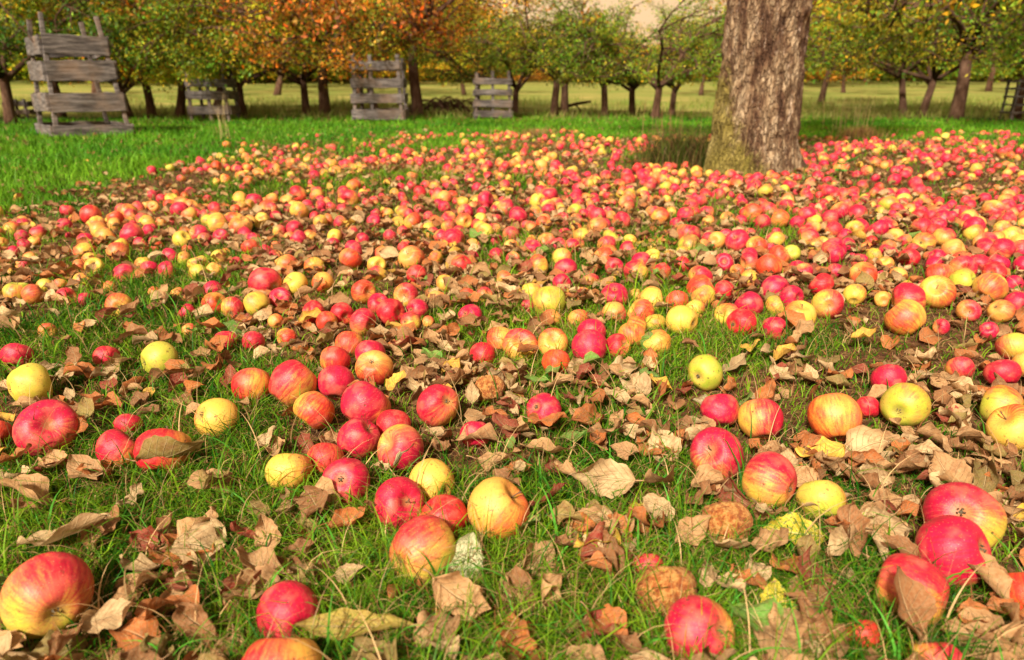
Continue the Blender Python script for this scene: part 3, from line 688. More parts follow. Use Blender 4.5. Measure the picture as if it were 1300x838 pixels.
# px, py, width px, (blush, ripeness, tone), blush side, stem direction, label, short landmark phrase
A = [
 (61, 757, 108, (.40, .16, .25), 'ru', 'lb', 'large apple, green at left and crimson at right, in grass by the left corner', 'large green-and-crimson apple'),
 (355, 856, 108, (.42, .7, .5), 'ul', 'ub', 'pink-orange apple top cut by the bottom edge under the long yellow leaf', None),
 (366, 780, 82, (.93, .5, .2), 'uc', 'lb', 'red apple sunk in grass above the long folded yellow leaf', 'red apple sunk in grass'),
 (539, 692, 88, (.40, .25, .30), 'lu', 'rb', 'big pale yellow apple with pink streaks, nearest of the central cluster', 'pale pink-streaked apple'),
 (560, 662, 68, (.80, .5, .55), 'lu', 'lu', 'orange-red apple tucked between the pale streaked apple and the big orange one', None),
 (510, 643, 72, (.90, .4, .15), 'ul', 'rcu', 'crimson apple with its stem hollow facing right, behind the pale streaked apple', None),
 (628, 647, 84, (.42, .75, .85), 'dr', 'ur', 'big orange-yellow apple at the right end of the central cluster', 'big orange-yellow apple'),
 (549, 613, 62, (.36, .62, .8), 'dr', 'lb', 'yellow-orange apple directly behind the pale streaked and crimson pair', 'yellow-orange apple behind the cluster'),
 (438, 614, 67, (.99, .5, .12), 'u', '-uc', 'deep crimson apple with its grey calyx turned upward', 'deep crimson apple'),
 (367, 599, 60, (.30, .45, .6), 'rd', 'bu', 'mottled yellow-tan apple left of the deep crimson one', 'mottled yellow-tan apple'),
 (413, 584, 50, (.38, .9, .5), 'u', 'ub', 'dull tan-orange apple behind the deep crimson one', None),
 (455, 557, 56, (.88, .5, .15), 'lu', 'ru', 'crimson apple with a dark stem standing in its upper hollow', None),
 (498, 539, 45, (.80, .7, .5), 'u', 'ub', 'small salmon-red apple squeezed behind the scabbed two-tone apple', None),
 (509, 570, 62, (.58, .3, .1), 'rd', 'lcu', 'two-tone apple with a dark scab, yellow left cheek and crimson right', 'scabbed two-tone apple'),
 (465, 516, 68, (.62, .6, .15), 'u', 'rub', 'large apple, crimson above and golden below', 'crimson-over-gold apple'),
 (399, 520, 56, (.38, .5, .7), 'ur', 'lcd', 'yellow apple with its stem hollow facing left, beside the crimson-over-gold one', None),
 (371, 487, 63, (.48, .35, .35), 'u', '-lcd', 'yellow apple with red crown and calyx facing the camera', 'yellow apple with red crown'),
 (320, 490, 52, (.80, .55, .6), 'ld', 'bu', 'orange-red apple touching the yellow apple with red crown on its left', 'orange-red apple'),
 (427, 486, 50, (.90, .5, .15), 'u', 'ub', 'crimson apple half under a curled leaf, right of the yellow apple with red crown', None),
 (425, 458, 42, (.78, .6, .6), 'r', 'ub', 'salmon-orange apple with streaks behind the half-hidden crimson apple', None),
 (443, 437, 37, (.40, .35, .7), 'u', 'ub', 'yellow-green apple with orange top, rearmost of the left-centre heap', None),
 (470, 450, 42, (.82, .6, .2), 'u', 'ub', 'pink-red apple mostly hidden behind the tan one with a dark eye', None),
 (475, 466, 50, (.40, .85, .75), 'd', '-uc', 'tan-orange apple with a dark calyx eye on top', 'tan apple with a dark eye'),
 (557, 515, 58, (.66, .5, .3), 'lu', 'lbd', 'round red apple with a golden right cheek, standing alone in centre', 'lone red-and-gold apple'),
 (604, 552, 42, (.96, .5, .1), 'u', 'ub', 'small crimson apple lying on tan leaves in the centre', 'small crimson apple on tan leaves'),
 (622, 494, 42, 'rot', 'u', 'ub', 'small brown shrivelled apple behind the lone red-and-gold apple', None),
 (275, 531, 57, (.24, .60, .6), 'l', '-lcu', 'tan-yellow apple with its star-shaped calyx facing forward', 'tan-yellow apple'),
 (208, 573, 70, (.62, .8, .5), 'lu', 'bu', 'pink-orange apple behind a broad olive-brown leaf', 'pink-orange apple'),
 (150, 572, 58, (.76, .45, .25), 'ul', 'rub', 'red apple with a yellow patch touching the pink-orange apple', None),
 (163, 540, 36, (.70, .7, .3), 'u', 'ub', 'small pinkish apple behind a crumpled yellow leaf', None),
 (60, 545, 76, (.90, .4, .1), 'ul', 'rcu', 'large crimson apple with yellow spot, near the left edge', 'large crimson apple by the left edge'),
 (-4, 548, 36, (.80, .5, .8), 'u', 'ub', 'orange-red apple cut by the left edge', None),
 (39, 489, 57, (.06, .30, .5), 'l', 'rb', 'yellow apple at the left edge with its stem side turned right', 'yellow apple at the left edge'),
 (22, 452, 39, (.93, .5, .15), 'u', 'ub', 'crimson apple behind the yellow one at the left edge', None),
 (135, 454, 33, (.90, .5, .35), 'u', 'ub', 'small red apple low in grass left of the pale yellow-green apple', None),
 (203, 456, 49, (.03, .08, .5), 'l', 'rb', 'pale yellow-green apple alone in grass at left', 'pale yellow-green apple'),
 (287, 433, 30, (.55, .8, .3), 'u', 'ub', 'pinkish apple under leaves behind the orange-red one', None),
 (322, 434, 30, (.68, .6, .3), 'u', 'ub', 'half hidden rosy apple behind the orange-red one', None),
 (364, 428, 26, (.5, .6, .7), 'r', 'lc', 'small yellow-red apple beside the bright yellow leaf', None),
 (690, 521, 48, (.93, .6, .12), 'ru', '-lcu', 'crimson apple with pale calyx, alone below two green leaves', 'lone crimson apple'),
 (612, 451, 35, (.60, .85, .5), 'u', 'ub', 'small salmon apple left of the orange pair in mid centre', None),
 (636, 433, 37, (.42, .7, .7), 'l', 'ub', 'left one of the two touching yellow-orange apples in mid centre', None),
 (659, 438, 47, (.50, .65, .4), 'u', 'uc', 'right one of the two touching yellow-orange apples in mid centre', 'mid-centre yellow-orange pair'),
 (702, 437, 42, (.34, .8, .8), 'u', 'uc', 'tan-orange apple right of the mid-centre yellow-orange pair', None),
 (707, 461, 40, (.75, .45, .95), 'u', 'ub', 'orange-red apple with yellow patch, in front of the tan-orange one', 'orange-red apple with yellow patch'),
 (751, 423, 40, (.98, .5, .05), 'u', 'ub', 'rear one of the two overlapping crimson apples in mid centre', None),
 (748, 441, 48, (.98, .5, .05), 'u', 'ub', 'front one of the two overlapping crimson apples in mid centre', 'overlapping crimson pair'),
 (784, 440, 35, (.60, .8, .4), 'ul', 'ruc', 'salmon apple touching the overlapping crimson pair', None),
 (804, 427, 38, (.22, .55, .8), 'u', 'ub', 'golden apple behind the salmon one by the crimson pair', None),
 (832, 435, 38, (.20, .65, .9), 'r', 'lu', 'golden apple in front of a green leaf and behind the dry ones', None),
 (832, 411, 28, (.05, .2, .5), 'u', 'ub', 'small yellow-green apple at the back of the golden heap', None),
 (866, 407, 42, (.25, .5, .9), 'dr', 'lb', 'split yellow apple with a long dark crack, right of the golden heap', 'split yellow apple'),
 (895, 473, 48, (.0, .02, .5), 'l', 'rb', 'yellow-green apple alone beside the golden crumpled leaf', 'lone yellow-green apple'),
 (915, 521, 50, (.76, .5, .1), 'ul', 'ub', 'pink-crimson streaked apple behind a pale leaf', 'pink-crimson streaked apple'),
 (966, 532, 58, (.66, .5, .2), 'r', 'ub', 'pink and yellow apple lying on a brown leaf right of the streaked one', None),
 (911, 577, 71, (.80, .55, .1), 'u', 'luc', 'large crimson apple with stem hollow on top and golden belly', 'large crimson apple with golden belly'),
 (978, 611, 73, (.58, .5, .2), 'ru', 'lb', 'rosy yellow apple left of the spotted yellow-green one', None),
 (1040, 634, 61, (.10, .14, .8), 'r', 'ub', 'yellow-green apple with one brown spot, touching the rosy yellow apple', 'spotted yellow-green apple'),
 (923, 665, 68, 'rot', 'u', 'ub', 'brown rotten apple with pale pimples, upper one of two', 'upper rotten apple'),
 (847, 752, 80, 'rot', 'u', 'ub', 'mottled orange-brown rotten apple behind the calyx-up crimson and yellow one', 'mottled rotten apple'),
 (823, 719, 42, (.55, .8, .3), 'u', 'ub', 'pink apple half hidden behind the mottled rotten one', None),
 (888, 799, 92, (.60, .4, .1), 'l', '-ucr', 'crimson and yellow apple with calyx up, at the bottom edge', 'calyx-up crimson and yellow apple'),
 (1060, 530, 68, (.72, .7, .95), 'd', 'ub', 'glossy orange-red apple in leaves right of centre', 'glossy orange-red apple'),
 (1102, 517, 32, (.60, .8, .4), 'u', 'ub', 'small dull pink apple between the orange-red and green-yellow ones', None),
 (1129, 482, 46, (.88, .6, .15), 'u', 'ub', 'crimson-pink apple just behind the bright green-yellow one', None),
 (1148, 515, 60, (.05, .08, .6), 'ru', 'rb', 'bright green-yellow apple right of the glossy orange-red one', 'bright green-yellow apple'),
 (1219, 468, 36, (.45, .8, .2), 'u', 'ub', 'pale pink apple among tan leaves near the right edge', None),
 (1273, 474, 42, (.88, .5, .3), 'u', 'ub', 'red apple under a leaf near the right edge', None),
 (1287, 441, 44, (.60, .4, .2), 'd', 'ub', 'yellow apple with crimson base at the right edge', 'yellow apple with crimson base'),
 (1302, 464, 36, (.4, .7, .7), 'd', 'ub', 'orange apple cut by the right edge below the yellow and crimson one', None),
 (1271, 516, 54, (.28, .15, .9), 'ur', 'bl', 'green-yellow apple with orange shoulder near the right edge', 'green-yellow apple with orange shoulder'),
 (1286, 543, 62, (.35, .6, .9), 'rd', 'ul', 'orange-yellow apple in front of the green-yellow one at the right edge', None),
 (1223, 655, 94, (.66, .3, .1), 'lu', 'rbd', 'large crimson apple with yellow right cheek, rear of the trio at right', 'yellow-cheeked crimson apple'),
 (1210, 701, 96, (.95, .5, .15), 'u', '-ucr', 'large crimson apple with calyx on top, middle of the trio at right', 'calyx-topped crimson apple'),
 (1157, 748, 90, (.62, .3, .35), 'ru', 'lb', 'yellow and red apple partly behind a triangular brown leaf', 'leaf-covered yellow and red apple'),
 (1308, 757, 76, (.72, .7, .8), 'ld', 'ub', 'orange-red apple cut by the right edge', None),
 (1096, 806, 46, (.78, .7, .7), 'u', 'ub', 'small orange-red apple deep in grass near the bottom', None),
 (1187, 842, 68, (.55, .6, .3), 'ru', 'ub', 'pinkish apple cut by the bottom edge below the trio', None),
]
# mid-distance apples: px, py, width, colour code
MID = '''115 273 26 k|149 277 20 o|165 275 20 s|16 292 22 m|28 301 19 c|48 297 20 s|31 311 18 c|17 320 17 c|38 328 18 t|28 337 17 s|109 306 22 s|120 339 25 y|101 338 18 t|165 292 18 s|190 293 18 c|216 326 24 c|234 329 20 g|190 341 23 c|212 344 26 s|252 347 25 g|273 266 20 m|299 278 20 o|317 281 17 y|333 278 18 y|374 290 22 c|379 303 22 c|281 300 20 c|322 305 20 c|42 374 28 t|57 363 20 y|76 361 17 s|84 378 26 m|107 381 21 c|152 389 35 Y|237 396 22 s|270 370 28 s|272 386 32 o|295 391 30 m|325 386 34 y|340 359 44 m|356 379 30 c|373 361 33 y|399 338 26 Y|410 359 29 o|398 397 33 r|415 408 29 o|445 329 32 o|449 318 28 c|478 337 25 y|586 336 29 r|529 349 27 r|565 360 24 y|461 371 34 o|480 386 29 c|496 396 38 r|516 375 34 m|530 393 30 c|521 409 28 m|434 399 32 r|460 409 38 m|597 402 35 c|594 378 26 o|556 380 28 t|544 409 18 t|524 281 25 o|533 245 19 r|630 306 18 c|650 314 22 t|630 324 20 s|651 329 20 s|676 315 25 c|683 337 29 Y|675 371 28 y|691 382 46 g|676 391 20 c|718 342 31 c|713 359 25 c|767 327 29 o|780 340 26 c|780 377 38 c|780 398 33 s|807 346 33 m|814 333 28 c|829 327 24 y|827 381 38 y|813 398 40 Y|860 383 32 o|840 346 26 r|808 417 34 Y|589 281 23 Y|658 274 25 c|690 284 22 o|696 262 20 Y|726 313 22 s|711 311 20 c|738 300 22 y|800 307 20 y|912 306 24 t|934 306 32 c|961 313 28 o|951 332 26 s|976 339 34 o|951 353 22 y|936 344 20 t|889 352 32 m|889 366 37 o|893 377 34 y|919 369 27 r|882 393 29 Y|866 337 24 r|941 411 41 r|951 388 37 c|923 400 33 Y|984 389 29 y|1004 378 34 c|1014 402 43 Y|1051 386 41 m|983 417 34 s|1085 374 28 y|1043 362 32 r|1096 349 35 o|1153 382 50 m|1149 404 49 Y|1190 372 45 Y|1222 357 34 g|1193 349 34 o|1222 341 35 s|1256 366 41 Y|1261 347 31 r|1266 335 27 c|1286 362 26 c|1271 318 34 s|1296 318 27 c|1299 337 25 c|1185 337 24 c|1190 327 22 c|1210 318 32 t|1173 308 28 Y|1198 301 28 s|1154 327 26 r|989 325 30 o|985 305 24 y|956 271 27 o|990 278 26 b|1085 291 24 y|1115 291 27 c|1071 268 24 s|1085 270 24 s|1024 273 22 c|1190 286 22 c|1236 288 27 c|460 305 20 s|425 300 20 y|495 300 18 s|350 326 20 s|300 335 20 s|140 365 18 t|225 372 18 t|640 355 24 t|700 405 26 t|615 375 22 s|740 375 22 b|735 405 28 t|1120 380 22 t|1230 395 30 s|1270 395 32 t|1290 385 30 c|1060 345 22 c|1020 345 24 s|1125 335 20 Y|1140 350 22 t|560 300 20 s|610 290 20 y|1195 415 22 s|1255 420 24 c|240 420 20 t|60 420 22 t|350 408 20 b'''
CODE = {'c': ((.97, .5, .05), 'crimson'), 'r': ((.90, .5, .5), 'red'), 'k': ((.92, .6, .6), 'dark red'), 'o': ((.52, .75, .8), 'orange'), 's': ((.56, .78, .10), 'salmon pink'),
        'm': ((.58, .4, .25), 'red and yellow'), 'y': ((.08, .45, .6), 'yellow'), 'Y': ((.30, .5, .7), 'golden'), 'g': ((.04, .08, .6), 'yellow-green'), 't': ((.22, .9, .6), 'tan'), 'b': ((.35, 1.0, 1.0), 'brownish')}

apples = []   # dicts: pos, r, par, blush, axis, rot, label, short, colour
def solve(px, py, w, sink=.86):
    """centre of an apple that shows w pixels wide at (px, py) and rests on the ground"""
    d = ray(px, py); kr = w / 2 / F; t = H / (-d[2] + sink * kr)
    for _ in range(8):
        p = d * t; t = (H - float(gz(p[0], p[1]))) / (-d[2] + sink * kr)
    return d * t + np.array([0, 0, H]), kr * t
def colour_word(par):
    b, g, tn = par
    if b > .84: return 'crimson' if tn < .3 else 'red'
    if b > .66: return 'orange-red' if tn > .6 else 'rosy red'
    if b > .45: return 'orange' if tn > .6 else 'pink and yellow'
    if b > .2: return 'golden'
    return 'yellow-green' if g < .25 else 'yellow' if g < .7 else 'tan'
rr = random.Random(99)
for (px, py, w, par, bl, ax, lab, short) in A:
    p, rad = solve(px, py, w, .90)
    neg = ax[0] == '-'; a = dvec(ax.strip('-')); a = -a if neg else a
    rot = par == 'rot'
    apples.append(dict(p=p, r=rad, par=(.5, .9, .9) if rot else par, b=dvec(bl), a=a, rot=rot, label=lab, short=short, w=w, cw='brown rotten' if rot else colour_word(par), hand=True))
for s in MID.split('|'):
    px, py, w, c = s.split(); px, py, w = float(px), float(py), float(w)
    p, rad = solve(px, py, w, .80); par, cw = CODE[c]
    par = tuple(min(1, max(0, v + rr.uniform(-.05, .05))) for v in par)
    if c == 'm': bdir = dvec(rr.choice(['u', 'ul', 'ur', 'l', 'r']))
    else: bdir = Vector((rr.uniform(-1, 1), rr.uniform(-1, .3), rr.uniform(-.2, 1.2))).normalized()
    apples.append(dict(p=p, r=rad, par=par, b=bdir, a=Vector((rr.uniform(-1, 1), rr.uniform(-.8, 1), rr.uniform(-.2, 1))).normalized(), rot=False, label=None, short=None, w=w, cw=cw, hand=True))
# push interpenetrating neighbours apart (mostly along the view depth)
for it in range(40):
    n = len(apples); P = np.array([q['p'] for q in apples]); R = np.array([q['r'] for q in apples])
    D = P[:, None] - P[None]; dist = np.linalg.norm(D, axis=2) + 1e-6; need = (R[:, None] + R[None]) * .93 - dist
    np.fill_diagonal(need, -1); I, J = np.where(need > 0)
    if not len(I): break
    for i, j in zip(I, J):
        if i < j:
            v = P[i] - P[j]; v[2] = 0; v[0] *= .5; nv = np.linalg.norm(v[:2]) + 1e-6; v /= nv
            m = need[i, j] * .5; apples[i]['p'] = apples[i]['p'] + v * m; apples[j]['p'] = apples[j]['p'] - v * m
# random windfalls farther out, dart throwing
from collections import defaultdict
grid = defaultdict(list); GC = .12
def gadd(x, y, r): grid[(int(x // GC), int(y // GC))].append((x, y, r))
def gfree(x, y, r, k=.9):
    gx, gy = int(x // GC), int(y // GC)
    for a in (-1, 0, 1):
        for b in (-1, 0, 1):
            for (X, Y, R) in grid.get((gx + a, gy + b), ()):
                if (x - X) ** 2 + (y - Y) ** 2 < ((r + R) * k) ** 2: return False
    return True
for q in apples: gadd(q['p'][0], q['p'][1], q['r'])
g2 = np.random.default_rng(11)
NT_ = 34000
Yr = g2.uniform(1.5, 7.9, NT_) ; Xr = g2.uniform(-1, 1, NT_) * (.55 + Yr * .92)
Yr2 = Yr
px_, py_, d_ = project(Xr, Yr, gz(Xr, Yr) + .03)
dens = 1 - lush(Xr, Yr)
clump = fbm(Xr * 1.7, Yr * 1.7, 77, 3)
base = np.interp(py_, [160, 200, 250, 300, 340, 420, 470], [1.0, .95, .8, .55, .2, .05, 0])
base = base * np.interp(px_, [0, 350, 650, 850, 1100], [.5, .7, .85, 1.05, 1.4])
base = base * np.clip((clump - .36) * 5, .15, 1)
keep = g2.random(NT_) < dens * base * .34
codes = list('cccccccrosssssssssssmmmmYYYyyttttgg')
for x, y, k in zip(Xr[keep], Yr[keep], range(10 ** 9)):
    rad = float(np.clip(rr.gauss(.0255, .007), .013, .042))
    if not gfree(x, y, rad): continue
    if math.hypot(x - TR[0], y - TR[1]) < .33 + rad: continue
    gadd(x, y, rad)
    ppx = 650 + F * x / (y * CP)
    c = rr.choice(codes)
    if ppx > 900 and rr.random() < .3: c = rr.choice('ccrm')
    if ppx < 450 and rr.random() < .4: c = rr.choice('sYtyo')
    par, cw = CODE[c]; par = tuple(min(1, max(0, v + rr.uniform(-.08, .08))) for v in par)
    z = float(gz(x, y)) + rad * rr.uniform(.35, .75)
    _, _, dd = project(x, y, z)
    apples.append(dict(p=np.array([x, y, z]), r=rad, par=par, b=Vector((rr.uniform(-1, 1), rr.uniform(-1, .3), rr.uniform(-.2, 1.2))).normalized(),
                       a=Vector((rr.uniform(-1, 1), rr.uniform(-.8, 1), rr.uniform(-.2, 1))).normalized(), rot=False, label=None, short=None, w=float(rad * 2 * F / dd), cw=cw, hand=False))
def pix(q): a, b, _ = project(*q['p']); return float(a), float(b)
for q in apples: q['px'], q['py'] = pix(q)
def score(q):
    return (1000 if q['label'] else 0) + q['w'] * (1.25 if q['hand'] else 1) if (-15 < q['px'] < 1315 and q['py'] < 850) or q['label'] else -1
apples.sort(key=lambda q: -score(q))
IND, REST = apples[:300], apples[300:]
print('apples', len(apples), 'smallest individual px', min(q['w'] for q in IND))

# ---- labels that single one out: rank among look-alikes round a named landmark
LM = [dict(px=q['px'], py=q['py'], t=q['short']) for q in apples if q['short']]
LM += [dict(px=957, py=222, t='thick tree trunk'), dict(px=93, py=173, t='largest slatted guard'), dict(px=1065, py=228, t='green weed right of the trunk'),
       dict(px=865, py=205, t='dry grass clump at the trunk')]
XL = [(691, 382, 'big yellow-green apple in mid centre'), (1153, 382, 'red-and-yellow apple behind its golden twin'), (1222, 357, 'green apple at mid right'), (152, 389, 'golden apple alone in left grass'),
      (934, 306, 'round crimson apple below the trunk'), (340, 359, 'wide red-and-yellow apple at mid left'), (586, 336, 'lone red apple in mid centre'), (780, 377, 'tall crimson apple in mid centre')]
for (x, y, t) in XL:
    q = min(apples, key=lambda q: (q['px'] - x) ** 2 + (q['py'] - y) ** 2)
    if not q['label']: q['label'] = t; q['short'] = t
    LM.append(dict(px=q['px'], py=q['py'], t=t))
ORD = ['nearest', 'second', 'third', 'fourth', 'fifth', 'sixth', 'seventh', 'eighth', 'ninth', 'tenth', 'eleventh', 'twelfth', 'thirteenth', 'fourteenth', 'fifteenth', 'sixteenth']
REL = ['right of', 'behind', 'left of', 'in front of']
def sector(l, q):
    dx = q['px'] - l['px']; dy = (l['py'] - q['py']) * 1.6
    return int(((math.degrees(math.atan2(dy, dx)) + 45) % 360) // 90)
def single_out(items, noun, used):
    ranks = {}
    for li, l in enumerate(LM):
        buckets = defaultdict(list)
        for i, q in enumerate(items):
            dist = math.hypot(q['px'] - l['px'], (q['py'] - l['py']) * 1.6)
            if dist > 2: buckets[(sector(l, q), q['cw'])].append((dist, i))
        for (s, cw), lst in buckets.items():
            lst.sort()
            for k, (dist, i) in enumerate(lst): ranks.setdefault(i, []).append((k, dist, li, s))
    for i, q in enumerate(items):
        if q.get('label'): continue
        k, dist, li, s = min((k * 60 + dist, k, dist, li, s) for (k, dist, li, s) in ranks[i])[1:]
        k = min(k, len(ORD) - 1)
        q['label'] = '%s %s %s %s the %s' % (ORD[k], q['cw'], noun, REL[s], LM[li]['t'])
single_out(IND, 'apple', set())

def orient(a, b):
    z = Vector(a).normalized(); x = Vector(b) - z * Vector(b).dot(z)
    if x.length < .05: x = z.orthogonal()
    x.normalize(); y = z.cross(x)
    return Matrix((x, y, z)).transposed()
for i, q in enumerate(IND):
    me = RPT[i % 2] if q['rot'] else APT[rr.randrange(8)]
    o = bpy.data.objects.new('apple', me); COL.objects.link(o)
    k = q['r'] * 1.0
    o.matrix_world = Matrix.Translation(Vector(q['p'])) @ orient(q['a'], q['b']).to_4x4() @ Matrix.Diagonal((k, k, k, 1))
    o.color = (*q['par'], 0 if q['hand'] else 1)
    tag(o, q['label'], 'apple', 'windfall apples lying on the ground')
    if q['w'] > 24 and not q['rot']:
        if rr.random() < .75 or q['label'].count('stem'):
            st = bpy.data.objects.new('stem', STEM); COL.objects.link(st); st.parent = o
        ca = bpy.data.objects.new('calyx', CALYX); COL.objects.link(ca); ca.parent = o
def mass_apples():
    TP = [apple_arrays(16, 11, a_, l_, k_) for k_, (a_, l_) in enumerate([(.87, .05), (.78, .12), (.93, .10), (.84, .22), (.88, .3)])]; nv = len(TP[0][0])
    VV, FF, PP, LL, SS = [], [], [], [], []
    for i, q in enumerate(REST):
        V0, F0 = TP[i % 5]; m = np.array(orient(q['a'], q['b'])); VV.append(V0 @ m.T * q['r'] + q['p']); FF.append(F0 + i * nv)
        PP.append(np.tile([*q['par'], 1], (nv, 1))); LL.append(V0); SS.append(np.full(nv, rr.uniform(0, 50)))
    me = mesh_np('fallen_apples', np.concatenate(VV), np.concatenate(FF), attrs={'par': ('FLOAT_COLOR', np.concatenate(PP)), 'loc': ('FLOAT_VECTOR', np.concatenate(LL)), 'seed': ('FLOAT', np.concatenate(SS))}, mat=M['apples'])
    tag(link('fallen_apples', me), 'dense carpet of small red, pink and yellow windfall apples round the trunk', 'apples', kind='stuff')
mass_apples()

# ------------------------------------------------------------------ fallen leaves
def leaf_arrays(seed, nu=7, nv=12, fold=.5, curl=.5, ripple=.12, wide=.33, twist=.3):
    """a leaf 1 long, base at the origin, along +Y, blade in XY, cupped and rippled; returns V, F, uv"""
    g = random.Random(seed)
    v = np.linspace(0, 1, nv); u = np.linspace(-1, 1, nu)
    Vv, U = np.meshgrid(v, u, indexing='ij')
    half = wide * np.sin(np.pi * np.clip(Vv, 0, 1) ** .85) ** .75 * (1 - .12 * Vv)
    half = half * (1 + .07 * np.sin(Vv * 31 + seed) * np.abs(U))
    s = U * half
    ang = fold * np.abs(U) * (1 + .6 * np.sin(Vv * 5 + seed)) * (1 + .5 * g.uniform(-1, 1) * np.sign(U))
    x = s * np.cos(ang); z = np.abs(s) * np.sin(ang)
    z = z + ripple * .5 * np.abs(U) * np.sin(Vv * 9 + seed * 1.3 + U * 1.5) + ripple * .3 * np.sin(Vv * 17 + U * 3 + seed) * np.abs(U)
    # curl along the length
    th = curl * (Vv - .4) * 2.2; L = Vv - .4
    rad = 1 / (curl * 2.2 + 1e-4)
    y = np.sin(th) * rad; zz = (1 - np.cos(th)) * rad
    y2 = y - z * np.sin(th); z2 = zz + z * np.cos(th)
    tw = twist * (Vv - .4); x, z2 = x * np.cos(tw) - z2 * np.sin(tw), x * np.sin(tw) + z2 * np.cos(tw)
    V = np.stack([x, y2, z2], -1).reshape(-1, 3)
    i = np.arange((nv - 1) * nu).reshape(nv - 1, nu)[:, :-1].ravel()
    Fq = np.stack([i, i + 1, i + nu + 1, i + nu], 1)
    uv = np.stack([(U + 1) / 2, Vv], -1).reshape(-1, 2)
    return V, Fq, uv
def variants(nu, nv):
    r = random.Random(17); out = []
    for k in range(14):
        out.append(leaf_arrays(k * 3 + 1, nu, nv, r.uniform(.1, .8), r.choice([-1, 1, 1]) * r.uniform(.2, .85), r.uniform(.08, .2), r.uniform(.30, .42), r.uniform(-.8, .8)))
    return out
LV = variants(11, 20); LMESH = []
for (V, Fq, uv) in LV: LMESH.append(mesh_np('leaf', V, Fq, uv=uv, mat=M['leaf']))
SPK = [mesh_np('leaf', *leaf_arrays(40 + k, 11, 20, .35, .25, .1, .34, .2)[:2], uv=leaf_arrays(40 + k, 11, 20, .35, .25, .1, .34, .2)[2], mat=M['speckled']) for k in range(2)]
FLAT = [leaf_arrays(50, 11, 20, .3, .35, .10, .40, .15), leaf_arrays(53, 11, 20, .55, .3, .08, .30, .3), leaf_arrays(57, 11, 20, 1.0, .15, .06, .30, .2), leaf_arrays(58, 11, 26, .9, .12, .05, .15, .5)]
FLATM = [mesh_np('leaf', V, Fq, uv=uv, mat=M['leaf']) for (V, Fq, uv) in FLAT]
def stalk_mesh(V):
    b = Vector(V[5]); n = Vector(V[11 + 5]); d = (b - n).normalized(); mb = MB()
    mb.tube([b - d * .03, b + d * .08 + Vector((0, 0, .01)), b + d * .13 + Vector((.01, 0, .02)), b + d * .19 + Vector((.03, 0, .025))], [.012, .010, .010, .016], 5)
    return mb.mesh('stalk', M['stalk'], True)
STK = {id(m): stalk_mesh(V) for m, (V, _, _) in zip(LMESH, LV)}
STK.update({id(m): stalk_mesh(V) for m, (V, _, _) in zip(FLATM, FLAT)})
LC = {'tan': (.42, .235, .10), 'pale tan': (.52, .36, .18), 'brown': (.24, .10, .035), 'rust': (.42, .12, .025), 'dark red': (.22, .02, .012), 'yellow': (.60, .48, .03), 'olive yellow': (.42, .32, .06), 'olive brown': (.22, .16, .04), 'green': (.10, .26, .03), 'gold': (.62, .36, .04), 'grey-green': (.42, .40, .22)}
leaves = []
